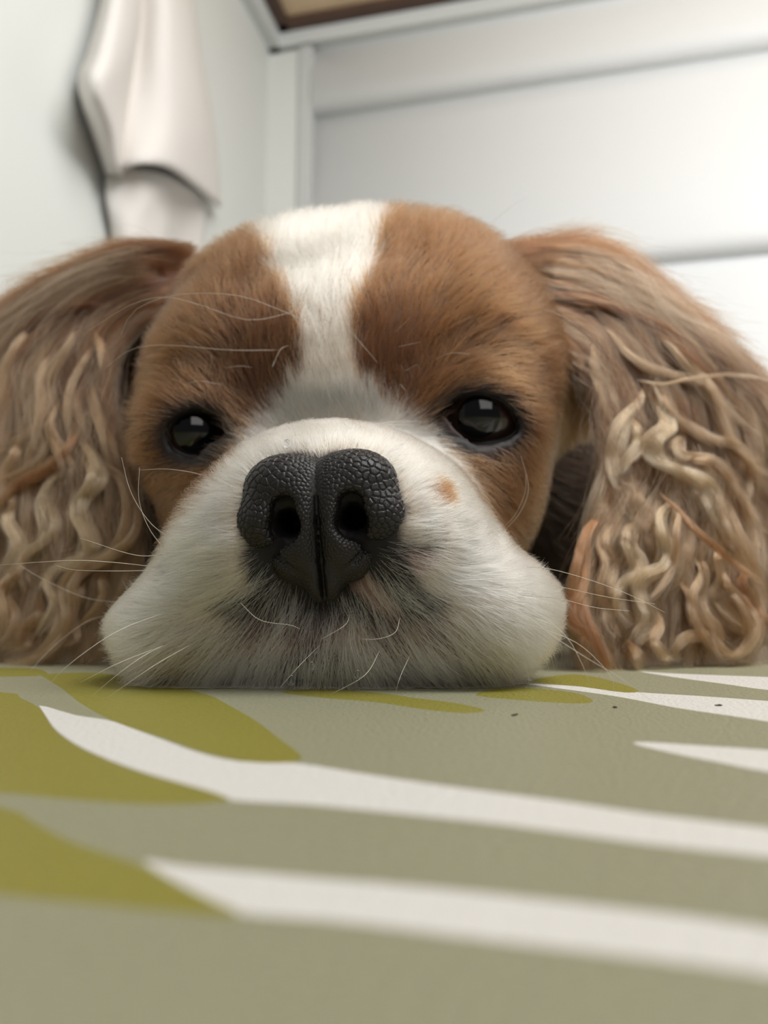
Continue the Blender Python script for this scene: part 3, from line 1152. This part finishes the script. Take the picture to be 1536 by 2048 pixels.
# ------------------------------------------------------------------ ears
def ear_depth(px, py, side):
    y = np.interp(py, [450, 560, 700, 900, 1100, 1340], [219, 212, 203, 193, 184, 176])
    if side > 0:
        return y + np.clip(px - 1180, -150, 700) * 0.035 - 4
    return y + np.clip(270 - px, -150, 600) * 0.035 + 4


KEYS = {
    1: [[(1010, 650), (1120, 690), (1185, 790), (1208, 900), (1200, 1000), (1175, 1100), (1155, 1200), (1150, 1352)],
        [(1000, 590), (1090, 610), (1190, 660), (1260, 790), (1285, 920), (1275, 1040), (1260, 1160), (1255, 1260), (1260, 1356)],
        [(995, 540), (1100, 555), (1230, 600), (1350, 740), (1400, 880), (1420, 1020), (1425, 1140), (1430, 1250), (1430, 1360)],
        [(985, 505), (1100, 515), (1230, 545), (1400, 690), (1500, 830), (1560, 980), (1590, 1120), (1600, 1240), (1600, 1360)],
        [(975, 490), (1100, 492), (1230, 510), (1430, 675), (1570, 810), (1680, 950), (1740, 1100), (1760, 1220), (1770, 1355)]],
    -1: [[(400, 610), (320, 630), (255, 680), (222, 760), (238, 880), (262, 980), (272, 1080), (255, 1180), (222, 1335)],
         [(400, 565), (310, 585), (215, 640), (155, 760), (150, 880), (170, 1000), (180, 1120), (170, 1220), (150, 1345)],
         [(400, 525), (300, 545), (170, 595), (75, 720), (40, 860), (60, 1000), (70, 1120), (60, 1230), (50, 1350)],
         [(395, 505), (280, 520), (150, 570), (10, 680), (-60, 820), (-60, 980), (-50, 1120), (-50, 1230), (-60, 1350)],
         [(390, 490), (270, 500), (140, 545), (-30, 650), (-150, 800), (-180, 960), (-180, 1110), (-180, 1230), (-190, 1350)]]}


def ear_path(side, k, s):
    """px path at family parameter k (0..4), positions s (0..1)"""
    i = min(int(k), 3)
    f = k - i
    A = spline(np.array([(x, y, 0) for x, y in KEYS[side][i]], float), 60)[:, :2]
    B = spline(np.array([(x, y, 0) for x, y in KEYS[side][i + 1]], float), 60)[:, :2]
    P_ = A * (1 - f) + B * f
    t = np.linspace(0, 1, 60)
    return np.stack([np.interp(s, t, P_[:, 0]), np.interp(s, t, P_[:, 1])], 1)


def lift_path(path, side, dy):
    out = []
    for j, (x, y) in enumerate(path):
        d = dy[j] if np.ndim(dy) else dy
        out.append(at(x, y, float(ear_depth(x, y, side)) + d))
    return np.array(out)


def lock(path3, r0, n, k, fray=0.25, tip=0.3, twist=None, rootr=0.6):
    """a lock of n strands round one centre line"""
    C = spline(path3, k)
    T = norm(np.gradient(C, axis=0))
    e1 = norm(np.cross(T, np.array([0.15, -1.0, 0.2])))
    e2 = np.cross(T, e1)
    t = np.linspace(0, 1, k)
    prof = r0 * (rootr + (1 - rootr) * np.sin(np.minimum(t * 1.5, 1) * math.pi / 2)) * (1 - (1 - tip) * t ** 3)
    a = RNG.uniform(0, 2 * math.pi, n)
    rr = np.sqrt(RNG.uniform(0, 1, n))
    tw = (RNG.uniform(-1.2, 1.2) if twist is None else twist)
    ang = a[:, None] + tw * t[None]
    off = rr[:, None] * prof[None]
    S = C[None] + (off * np.cos(ang) * 1.35)[..., None] * e1[None] + (off * np.sin(ang) * 0.5)[..., None] * e2[None]
    # each strand its own slow wander
    for q in range(2):
        ph = RNG.uniform(0, 6.28, (n, 1))
        fr = RNG.uniform(3, 10, (n, 1))
        am = np.abs(RNG.normal(0, fray, (n, 1))) * (0.3 + t[None])
        S = S + (am * np.sin(ph + fr * t[None]))[..., None] * (e1 if q else e2)[None]
    # a few strands part from the lock
    go = (RNG.uniform(size=n) < 0.16)[:, None, None] * RNG.normal(0, 2.2 * r0, (n, 1, 3)) * (t ** 2)[None, :, None]
    S = S + go * np.array([1, 0.5, 0.6])
    # uneven ends
    end = RNG.uniform(0.78, 1.0, n)
    beg = RNG.uniform(0.0, 0.18, n)
    tt = beg[:, None] + (end - beg)[:, None] * t[None]
    x = tt * (k - 1)
    i0 = np.clip(x.astype(int), 0, k - 2)
    f = (x - i0)[..., None]
    ii = np.arange(n)[:, None]
    S = S[ii, i0] * (1 - f) + S[ii, i0 + 1] * f
    S[..., 2] = np.maximum(S[..., 2], 0.3)
    return S


TAN, TAN_D, TAN_L, GINGER = np.array(lin(140, 108, 78)), np.array(lin(84, 54, 32)), np.array(lin(164, 134, 102)), np.array(lin(116, 76, 46))
K = 22


def cv(x, y, side):          # crop readings -> photograph px
    return (1000 + x * 0.4637, 450 + y * 0.4639) if side > 0 else (x * 0.4638, 450 + y * 0.4639)


TRACED = {
    1: [  # path, radius mm, strands, depth offset, tone
        ([(640, 690), (690, 800), (725, 870), (670, 915), (655, 960), (690, 1030), (770, 1060), (850, 1095), (910, 1160), (930, 1240), (975, 1320), (1010, 1400)], 2.6, 420, -5, 'L'),
        ([(800, 910), (770, 950), (790, 990), (840, 1000), (900, 1010), (980, 1080), (1050, 1180), (1110, 1290), (1156, 1340)], 2.2, 260, -4, 'T'),
        ([(790, 905), (755, 940), (765, 985), (800, 1005), (830, 990)], 1.0, 120, -6, 'L'),
        ([(600, 690), (595, 760), (540, 830), (512, 900), (500, 980), (500, 1060), (520, 1120), (560, 1110)], 2.4, 320, -3, 'L'),
        ([(560, 830), (590, 880), (600, 930), (570, 980), (540, 1030), (520, 1080)], 1.6, 180, -4, 'L'),
        ([(740, 1190), (690, 1260), (705, 1340), (725, 1410), (695, 1480), (620, 1515), (590, 1560), (612, 1630), (632, 1700), (600, 1760), (570, 1800)], 2.2, 380, -6, 'L'),
        ([(620, 1290), (560, 1320), (552, 1380), (592, 1440), (590, 1500), (540, 1550), (512, 1610), (522, 1680), (575, 1750)], 2.1, 300, -4, 'L'),
        ([(740, 1200), (770, 1240), (760, 1320), (762, 1390), (740, 1470), (700, 1550), (640, 1620)], 1.0, 130, -7, 'T'),
        ([(430, 1250), (370, 1340), (350, 1450), (332, 1560), (305, 1650), (330, 1740), (420, 1800), (470, 1890), (492, 1950)], 1.9, 260, -6, 'G'),
        ([(335, 1540), (365, 1680), (415, 1790), (455, 1890), (480, 1940)], 1.4, 200, -7, 'G'),
        ([(940, 1470), (970, 1560), (1040, 1640), (1090, 1720), (1085, 1800), (1020, 1870), (960, 1840)], 1.7, 240, -6, 'T'),
        ([(770, 1520), (825, 1610), (842, 1700), (900, 1780), (965, 1850), (1045, 1890)], 2.0, 280, -5, 'T'),
        ([(900, 1680), (880, 1760), (800, 1780), (760, 1830), (780, 1880)], 1.5, 180, -5, 'T'),
        ([(600, 1770), (670, 1815), (715, 1870), (760, 1850)], 1.6, 180, -6, 'L'),
        ([(540, 1800), (590, 1870), (600, 1930)], 1.6, 160, -6, 'T'),
        ([(680, 1150), (760, 1220), (840, 1310), (920, 1380), (1000, 1450), (1080, 1505), (1156, 1560)], 0.9, 110, -8, 'G'),
        ([(390, 470), (400, 600), (440, 700), (480, 780), (500, 850)], 1.7, 200, -2, 'T'),
        ([(400, 380), (470, 460), (560, 560), (680, 625), (800, 665), (900, 715), (1000, 810), (1100, 900)], 2.4, 280, -3, 'T'),
        ([(560, 420), (720, 520), (800, 600), (880, 690), (940, 800), (1000, 950), (1080, 1030), (1156, 1090)], 2.4, 300, -3, 'T'),
        ([(590, 665), (700, 685), (800, 665), (900, 652), (1000, 645), (1100, 655), (1170, 672)], 0.5, 40, -8, 'T'),
        ([(690, 690), (720, 780), (790, 860), (900, 930), (1000, 960), (1100, 1060), (1156, 1180)], 2.2, 260, -3, 'T'),
        ([(200, 290), (400, 215), (560, 225), (700, 330), (820, 430), (920, 550), (1040, 650), (1170, 790)], 2.4, 260, 0, 'C'),
        ([(150, 300), (300, 300), (460, 330), (600, 400), (740, 480), (860, 590), (980, 700)], 2.6, 320, -2, 'C'),
        ([(830, 1030), (900, 1110), (960, 1200), (1010, 1310), (1060, 1420), (1120, 1540), (1160, 1640)], 2.2, 280, -5, 'T'),
        ([(960, 1340), (940, 1430), (960, 1520), (930, 1600), (980, 1680), (1050, 1740), (1156, 1800)], 2.0, 260, -4, 'T'),
        ([(560, 1120), (600, 1180), (590, 1250), (640, 1310), (630, 1380), (660, 1440)], 2.0, 240, -3, 'T'),
        ([(470, 1280), (440, 1380), (470, 1470), (450, 1560), (480, 1640), (470, 1720), (520, 1790)], 2.0, 260, -4, 'T'),
        ([(850, 1420), (880, 1500), (850, 1590), (870, 1670), (930, 1740), (940, 1830), (980, 1900)], 2.0, 260, -4, 'T'),
        ([(1060, 1460), (1040, 1550), (1080, 1630), (1130, 1690), (1156, 1780)], 1.8, 220, -5, 'G'),
        ([(660, 1640), (690, 1720), (660, 1790), (700, 1850), (740, 1890)], 1.4, 180, -5, 'T'),
    ],
    -1: [
        ([(300, 900), (380, 985), (418, 1060), (405, 1120), (360, 1180), (350, 1250), (385, 1330), (392, 1400), (345, 1450), (265, 1470), (210, 1510), (190, 1570)], 2.5, 420, -5, 'L'),
        ([(430, 1040), (520, 1110), (562, 1220), (562, 1320), (520, 1400), (430, 1460), (330, 1510), (280, 1580), (292, 1680), (255, 1780), (190, 1850), (100, 1890), (-20, 1905)], 2.2, 400, -6, 'T'),
        ([(330, 1060), (240, 1100), (190, 1190), (212, 1290), (190, 1370), (115, 1430), (100, 1510), (130, 1580)], 2.4, 340, -4, 'L'),
        ([(220, 470), (180, 640), (185, 800), (165, 950), (100, 1040), (0, 1095), (-60, 1110)], 2.2, 300, -4, 'T'),
        ([(340, 430), (265, 560), (200, 700), (150, 850), (60, 940), (-30, 970)], 2.4, 300, -3, 'T'),
        ([(170, 410), (70, 540), (15, 680), (0, 800), (-60, 900)], 2.4, 280, -2, 'T'),
        ([(410, 430), (430, 520), (445, 640)], 1.6, 200, -3, 'T'),
        ([(430, 480), (370, 580), (320, 690), (310, 800), (330, 900), (280, 980)], 2.0, 260, -3, 'T'),
        ([(390, 640), (400, 760), (440, 880), (470, 960), (500, 1050)], 1.7, 220, -2, 'T'),
        ([(340, 850), (300, 960), (240, 1040), (150, 1090), (60, 1130), (0, 1200), (-50, 1260)], 2.2, 280, -4, 'G'),
        ([(160, 1570), (172, 1680), (115, 1740), (90, 1800), (20, 1830)], 1.9, 240, -5, 'T'),
        ([(120, 1440), (60, 1520), (10, 1600), (40, 1690), (20, 1780), (-40, 1830)], 2.2, 280, -5, 'T'),
        ([(60, 1180), (30, 1290), (80, 1380), (50, 1470), (-20, 1520)], 2.2, 260, -4, 'L'),
        ([(330, 1500), (340, 1590), (300, 1690), (310, 1780), (250, 1830)], 1.8, 220, -4, 'T'),
        ([(480, 1440), (440, 1530), (450, 1600), (390, 1680), (330, 1720)], 1.6, 200, -3, 'T'),
        ([(520, 330), (400, 360), (250, 400), (130, 470), (40, 580), (0, 700)], 2.4, 300, -1, 'C'),
        ([(560, 260), (430, 270), (280, 330), (150, 410), (50, 510)], 2.4, 280, 0, 'C'),
        ([(250, 760), (210, 860), (250, 960), (290, 1040), (270, 1120)], 1.8, 240, -4, 'T'),
        ([(100, 900), (60, 990), (20, 1080), (30, 1180), (-30, 1260)], 2.0, 240, -4, 'T'),
        ([(230, 1480), (200, 1560), (240, 1640), (200, 1720), (150, 1790)], 1.6, 220, -5, 'L'),
    ]}
TONE = {'L': TAN_L, 'T': TAN, 'G': GINGER, 'C': np.array(lin(82, 48, 24))}
M_FLAP = principled('ear_leather', lin(54, 34, 22), 0.8, 0.1)
for side in (-1, 1):
    # leather flap under the hair
    nu, nv = 15, 16
    rows = []
    for k in np.linspace(0.25, 3.5, nu):
        p2 = ear_path(side, k, np.linspace(0.07, 0.94, nv))
        rows.append(lift_path(p2, side, 7.0))
    A = np.array(rows)
    nrmv = norm(np.cross(np.gradient(A, axis=0), np.gradient(A, axis=1)))
    if nrmv[nu // 2, nv // 2, 1] < 0:
        nrmv = -nrmv
    ed = np.minimum.outer(np.minimum(np.arange(nu), nu - 1 - np.arange(nu)), np.full(nv, 9))
    ed = np.minimum(ed, np.minimum(np.arange(nv)[None] + 1, nv - 1 - np.arange(nv)[None]))
    th = 0.6 + 1.6 * np.clip(ed / 2.0, 0, 1)
    V = np.vstack([(A - nrmv * th[..., None]).reshape(-1, 3), (A + nrmv * th[..., None]).reshape(-1, 3)])
    V[:, 2] = np.maximum(V[:, 2], 0.6)
    m = nu * nv
    Fq = []
    for i in range(nu - 1):
        for j in range(nv - 1):
            a, b, c_, d_ = i * nv + j, (i + 1) * nv + j, (i + 1) * nv + j + 1, i * nv + j + 1
            Fq += [(a, b, c_, d_), (m + d_, m + c_, m + b, m + a)]
    rim = [i * nv for i in range(nu)] + [(nu - 1) * nv + j for j in range(1, nv)] + [i * nv + nv - 1 for i in range(nu - 2, -1, -1)] + [j for j in range(nv - 2, 0, -1)]
    for i in range(len(rim)):
        a, b = rim[i], rim[(i + 1) % len(rim)]
        Fq.append((b, a, m + a, m + b))
    ear = mesh_obj('ear', V, Fq, M_FLAP)
    bm_fix(ear)
    dog_child(ear)
    S, C, R = [], [], []

    def add(s, col, rad):
        S.append(s)
        v = RNG.normal(1.0, 0.24, (len(s), 1))
        C.append(np.clip(col * v, 0.01, 0.95))
        R.append(taper(len(s), K, rad * RNG.uniform(0.75, 1.2, len(s)), 0.35))

    # fill: locks down the whole flap, wavier towards the ends
    for q in range(820):
        k = RNG.uniform(0.0, 4.0) if q % 3 else RNG.uniform(0.0, 2.6)
        s0 = max(0.0, RNG.uniform(-0.25, 0.72))
        s1 = min(1.0, s0 + RNG.uniform(0.3, 0.55))
        if q % 4 == 0:
            s0, s1 = RNG.uniform(0.5, 0.8), 1.0
        ss = np.linspace(s0, s1, 12)
        p2 = ear_path(side, np.clip(k, 0, 3.999), ss)
        amp_px = RNG.uniform(2, 15) * sstep(0.25, 0.7, ss)
        ph, fr = RNG.uniform(0, 6.28), RNG.uniform(22, 40)
        p2[:, 0] += amp_px * np.sin(ph + fr * ss) + RNG.normal(0, 6)
        p2[:, 1] += 0.35 * amp_px * np.cos(ph * 1.3 + fr * ss)
        dy = RNG.uniform(-3.5, 4.5) + 1.6 * sstep(0.25, 0.7, ss) * np.cos(ph + fr * ss)
        dy = dy + 9.0 * sstep(0.13, 0.0, ss)
        p3 = lift_path(p2, side, dy)
        n = int(RNG.uniform(36, 80))
        mixv = sstep(0.2, 0.75, s0 + 0.2)
        col = TONE['C'] * (1 - mixv) + TAN * mixv
        u = RNG.uniform()
        col = col * (1 - 0.45 * u) + (TAN_D if RNG.uniform() < 0.6 else TAN_L) * 0.45 * u
        col = col * RNG.uniform(0.55, 1.3)
        add(lock(p3, RNG.uniform(0.8, 2.1), n, K, 0.42, 0.35), col, 0.04)
    # loose single hairs
    for q in range(46):
        k = RNG.uniform(0, 4)
        s0 = RNG.uniform(0.0, 0.6)
        ss = np.linspace(s0, min(1, s0 + 0.35), 10)
        p2 = ear_path(side, np.clip(k, 0, 3.999), ss)
        ph = RNG.uniform(0, 6.28)
        p2[:, 0] += 22 * np.sin(ph + 20 * ss)
        p2[:, 1] += 10 * np.cos(ph + 26 * ss)
        add(lock(lift_path(p2, side, RNG.uniform(-9, -3)), 3.0, 14, K, 1.4, 1.0), TAN, 0.028)
    # fluff along the top edge, brushed up and outwards
    for q in range(260):
        k = RNG.uniform(2.2, 4.0)
        s0 = RNG.uniform(0.0, 0.42)
        ss = np.linspace(s0, s0 + RNG.uniform(0.12, 0.22), 8)
        p2 = ear_path(side, np.clip(k, 0, 3.999), ss)
        rise = (ss - ss[0]) / (ss[-1] - ss[0])
        p2[:, 1] -= RNG.uniform(0, 60) * rise ** 1.4
        p2[:, 0] += side * RNG.uniform(-4, 10) * rise
        add(lock(lift_path(p2, side, RNG.uniform(-2, 6)), RNG.uniform(1.2, 3.4), 30, K, 0.9, 1.1), TONE['C'] * RNG.uniform(0.8, 1.25), 0.035)
    # the locks one can follow in the photograph
    for (path, r0, n, dy, tone) in TRACED[side]:
        p2 = np.array([cv(x, y, side) for (x, y) in path])
        ia = np.arange(len(p2))
        reps = 3 if r0 > 1.5 else 1
        for q in range(reps):
            p4 = p2 + (0 if reps == 1 else np.array([(q - 1) * r0 * 4.2, RNG.uniform(-8, 8)]) + 3.5 * np.stack([np.sin(ia * 1.3 + 2.1 * q), np.cos(ia * 1.7 + q)], 1))
            wv = 1.2 * np.sin(ia * 1.9 + 2.1 * q)
            p3 = lift_path(p4, side, dy - 2.0 + wv + RNG.uniform(-1, 1.5) + 5.0 * sstep(0.22, 0.0, ia / (len(p2) - 1)))
            add(lock(p3, r0 * (0.5 if reps == 3 else 0.8), int(n * (0.4 if reps == 3 else 1)), K, 0.3, 0.3, rootr=0.25), TONE[tone] * RNG.uniform(0.75, 1.15), 0.036)
    h = hair_obj('ear_hair', np.concatenate(S), np.concatenate(R), np.concatenate(C), M_EAR, ear)


# ------------------------------------------------------------------ whiskers and stray long hairs
def thread(name, pts, r0, r1, mat, parent):
    C = spline(pts, 16)
    T = norm(np.gradient(C, axis=0))
    e1 = norm(np.cross(T, np.array([0.2, -1.0, 0.3])))
    e2 = np.cross(T, e1)
    r = r0 + (r1 - r0) * np.linspace(0, 1, 16) ** 1.2
    V = []
    for j in range(5):
        a = 2 * math.pi * j / 5
        V.append(C + (math.cos(a) * e1 + math.sin(a) * e2) * r[:, None])
    V = np.stack(V, 1).reshape(-1, 3)
    Fq = [(i * 5 + j, i * 5 + (j + 1) % 5, i * 5 + 5 + (j + 1) % 5, i * 5 + 5 + j) for i in range(15) for j in range(5)]
    Fq += [(4, 3, 2, 1, 0), (75, 76, 77, 78, 79)]
    o = mesh_obj(name, V, Fq, mat)
    if parent is dog:
        dog_child(o)
    return o


WHISKERS = [  # px from root to tip, depth step towards the lens (mm) at the tip
    ([(335, 1085), (290, 1060), (220, 1035), (125, 1008)], 6), ([(335, 1108), (270, 1110), (160, 1076)], 8), ([(320, 1135), (230, 1125), (140, 1121), (0, 1130)], 10),
    ([(310, 1140), (240, 1142), (150, 1140), (110, 1130)], 5), ([(345, 1080), (300, 1045), (262, 985), (243, 915)], 4), ([(340, 1110), (300, 1060), (278, 1000), (279, 935)], 4),
    ([(420, 955), (380, 944), (330, 938), (280, 940)], 2), ([(240, 1205), (170, 1195), (90, 1160), (30, 1125)], 8), ([(330, 1225), (250, 1255), (190, 1290), (120, 1345), (80, 1400)], 10),
    ([(215, 1230), (170, 1245), (110, 1290), (60, 1345)], 6), ([(330, 1290), (290, 1310), (240, 1345), (180, 1400)], 8), ([(330, 1290), (240, 1325), (160, 1365)], 10), ([(380, 1290), (310, 1330), (215, 1395)], 12),
    ([(1050, 1134), (1100, 1138), (1180, 1160), (1260, 1190), (1330, 1225)], 6), ([(1080, 1165), (1150, 1180), (1220, 1195), (1310, 1208)], 6),
    ([(1040, 1190), (1120, 1198), (1190, 1215), (1260, 1222)], 5), ([(1000, 1195), (1070, 1225), (1130, 1270), (1165, 1330), (1182, 1375)], 12),
    ([(960, 1195), (1040, 1225), (1110, 1275), (1180, 1320), (1240, 1355), (1300, 1400)], 14), ([(1020, 1240), (1090, 1260), (1160, 1290), (1220, 1350), (1228, 1385)], 8),
    ([(1005, 1065), (1040, 1025), (1057, 975), (1042, 912)], 3), ([(1000, 1060), (1030, 1030), (1050, 985), (1052, 950)], 2),
    ([(640, 655), (560, 620), (470, 590), (350, 590), (270, 620), (242, 668)], 9), ([(600, 620), (500, 640), (400, 610), (330, 594), (260, 610), (180, 660)], 10), ([(560, 700), (460, 700), (330, 690), (260, 700), (212, 735)], 8),
    ([(1060, 615), (1110, 625), (1165, 660), (1220, 715)], 4), ([(960, 470), (990, 440), (1030, 408), (1058, 392)], -4),
    ([(505, 735), (480, 732), (450, 736)], 3), ([(580, 690), (560, 700), (545, 735), (548, 722)], 3), ([(445, 770), (400, 762), (370, 768)], 3),
    ([(700, 660), (725, 690), (755, 725)], 3), ([(790, 665), (820, 635)], 4), ([(795, 694), (840, 684)], 4), ([(810, 742), (835, 728)], 3), ([(870, 720), (900, 706), (940, 708)], 4), ([(800, 768), (812, 782)], 3),
    ([(480, 1205), (520, 1240), (580, 1250), (600, 1258)], 4), ([(800, 1235), (790, 1265), (755, 1278), (720, 1278)], 6), ([(700, 1225), (690, 1250), (640, 1280)], 5),
    ([(640, 1290), (600, 1330), (560, 1375)], 5), ([(760, 1300), (730, 1350), (660, 1395)], 5), ([(820, 1310), (800, 1355), (790, 1395)], 5),
]
for (path, step) in WHISKERS:
    r = cast(*path[0])
    if r is None:
        r = at(path[0][0], path[0][1], 180)
    Yr = r[1]
    pts = []
    n = len(path)
    for i, (x, y) in enumerate(path):
        f = i / (n - 1)
        Yp = Yr - step * math.sin(f * math.pi * 0.6) - (6.0 if path[0][1] > 1120 else 1.5) * min(1.0, 0.3 + 3 * f)
        p = at(x, y, Yp)
        if p[2] < 0.4:
            g2 = on_table(x, y)
            p = np.array([g2[0], g2[1], 0.4])
        pts.append(p)
    L = np.linalg.norm(np.diff(pts, axis=0), axis=1).sum()
    thread('whisker', np.array(pts), 0.058 if L > 15 else 0.045, 0.02, M_WHISK, dog)

# ------------------------------------------------------------------ drops and specks
M_WATER = principled('water', (1, 1, 1), 0.0, 0.5)
_b = M_WATER.node_tree.nodes['Principled BSDF']
_b.inputs['Transmission Weight'].default_value = 1.0
_b.inputs['IOR'].default_value = 1.33


def drop(c, r, label):
    V, Fq = sphere_part(np.zeros(3), (0, 0, 1), 1.0, 0.001, math.pi - 0.001, n=20, m=12)
    V = np.array(V) * r
    V[:, 2] *= 1.12
    V[:, 2] += np.where(V[:, 2] > 0, V[:, 2] ** 2 / r * 0.25, 0)
    o = mesh_obj('water_droplet', V + c, Fq, M_WATER)
    bm_fix(o)
    return tag(o, label, 'droplet', 'water droplets on the muzzle')


for (px, py, r, lab) in ((583, 1362, 0.68, 'clear water droplet low under the chin, hanging just above the table'),
                         (623, 1333, 0.55, 'clear water droplet in the chin hair straight below the nose tip'),
                         (715, 1350, 0.6, 'clear water droplet in the chin hair right of the nose groove'),
                         (574, 889, 0.62, 'clear water droplet on the white fur at the top edge of the nose')):
    p = cast(px, py)
    v = norm(p - np.array([0, 0, CAM_H]))
    drop(p - v * (5.0 if py > 1000 else 2.4), r, lab)
M_SPECK = principled('dark_speck', lin(58, 48, 36), 0.7, 0.2)
for (px, py, L, wd, ang, lab) in ((1030, 1431, 0.85, 0.14, 0.9, 'thin dark splinter-like speck on the sage print below the white stripe'),
                                  (1230, 1416, 0.32, 0.16, 0.2, 'small dark crumb on the sage print just under the white stripe'),
                                  (1437, 1412, 0.5, 0.14, -0.15, 'dark crumb lying on the white stripe near the right ear')):
    g2 = on_table(px, py)
    V, Fq = sphere_part(np.zeros(3), (1, 0, 0), 1.0, 0.001, math.pi - 0.001, n=8, m=6)
    V = np.array(V) * (L, wd, wd * 0.7)
    V += RNG.normal(0, 0.04, V.shape)
    V = V @ np.array([[math.cos(ang), math.sin(ang), 0], [-math.sin(ang), math.cos(ang), 0], [0, 0, 1]])
    V[:, 2] += wd * 0.7
    o = mesh_obj('crumb', V + np.array([g2[0], g2[1], 0]), Fq, M_SPECK)
    tag(o, lab, 'crumb', 'specks on the table')


# ------------------------------------------------------------------ towel on the left wall
def wall_pt(px, py, off):
    """where the sight line meets the plane of the left wall moved off metres into the room"""
    o = np.array([0, 0, TABLE_Z + CAM_H * 0.001])
    r = ray(px, py)
    nl = np.array([NL[0], NL[1], 0])
    c0 = np.array([CORNER[0], CORNER[1], 0]) + nl * off
    t = ((c0 - o) @ nl) / (r @ nl)
    return o + r * t


towel = empty('hand_towel', (0, 0, 0))
tag(towel, 'white textured cotton towel hanging in folds on the plain left wall', 'towel')


def sheet(name, rows, parent):
    """rows: list of lines (px, py, off) from top to bottom; smooth cloth with thickness"""
    G_ = []
    for row in rows:
        P_ = np.array([wall_pt(*q) for q in row])
        G_.append(spline(P_, 40))
    G_ = np.array(G_)
    cols = [spline(G_[:, j], 40) for j in range(40)]
    A = np.array(cols)
    V = A.reshape(-1, 3)
    Fq = [(i * 40 + j, (i + 1) * 40 + j, (i + 1) * 40 + j + 1, i * 40 + j + 1) for i in range(39) for j in range(39)]
    o = mesh_obj(name, V, Fq, M_TOWEL, parent, mm=False)
    s = o.modifiers.new('thickness', 'SOLIDIFY')
    s.thickness, s.offset = 0.004, 0
    return o


sheet('front_fold', [
    [(288, -420, .03), (294, -420, .045), (300, -420, .05), (306, -420, .045), (312, -420, .03)],
    [(262, -150, .03), (290, -150, .04), (310, -150, .045), (330, -150, .04), (345, -150, .03)],
    [(250, 0, .012), (284, 0, .03), (330, 0, .065), (365, 0, .05), (385, 0, .02)],
    [(240, 120, .012), (276, 120, .03), (330, 120, .07), (380, 125, .06), (405, 130, .02)],
    [(228, 240, .012), (262, 235, .035), (335, 240, .075), (395, 255, .06), (428, 270, .02)],
    [(232, 345, .03), (280, 326, .07), (335, 335, .08), (385, 370, .06), (440, 415, .02)]], towel)
sheet('left_fold', [
    [(282, -420, .02), (287, -420, .04), (291, -420, .045), (295, -420, .03)],
    [(225, -150, .02), (245, -150, .05), (262, -150, .05), (280, -150, .03)],
    [(205, 0, .015), (228, 0, .06), (262, 0, .055), (288, 0, .02)],
    [(176, 110, .015), (205, 110, .07), (250, 110, .06), (275, 110, .015)],
    [(158, 168, .015), (185, 175, .075), (232, 200, .06), (262, 210, .015)],
    [(185, 260, .015), (205, 255, .05), (235, 285, .05), (252, 300, .015)],
    [(215, 350, .015), (228, 345, .035), (240, 350, .04), (248, 355, .02)]], towel)
sheet('back_fold', [
    [(215, 345, .012), (260, 340, .04), (320, 345, .05), (370, 370, .04), (410, 400, .012)],
    [(212, 400, .012), (255, 405, .035), (300, 400, .05), (350, 410, .02), (410, 430, .012)],
    [(225, 470, .012), (262, 470, .04), (320, 465, .045), (352, 470, .012), (405, 480, .012)],
    [(235, 620, .012), (270, 620, .04), (320, 620, .045), (352, 620, .012), (400, 620, .012)]], towel)
_h = wall_pt(297, -425, 0.0)
_n = np.array([NL[0], NL[1], 0])
V = []
for (d_, r_) in ((0.0, 0.016), (0.006, 0.016), (0.008, 0.007), (0.05, 0.006), (0.053, 0.012), (0.062, 0.012), (0.064, 0.006)):
    for j in range(16):
        a_ = 2 * math.pi * j / 16
        V.append(_h + _n * d_ + r_ * (math.cos(a_) * np.array([-_n[1], _n[0], 0]) + math.sin(a_) * np.array([0, 0, 1])))
Fq = [(i * 16 + j, i * 16 + (j + 1) % 16, i * 16 + 16 + (j + 1) % 16, i * 16 + 16 + j) for i in range(6) for j in range(16)] + [tuple(range(96, 112))]
mesh_obj('towel_peg', V, Fq, M_METAL, wl, mm=False)
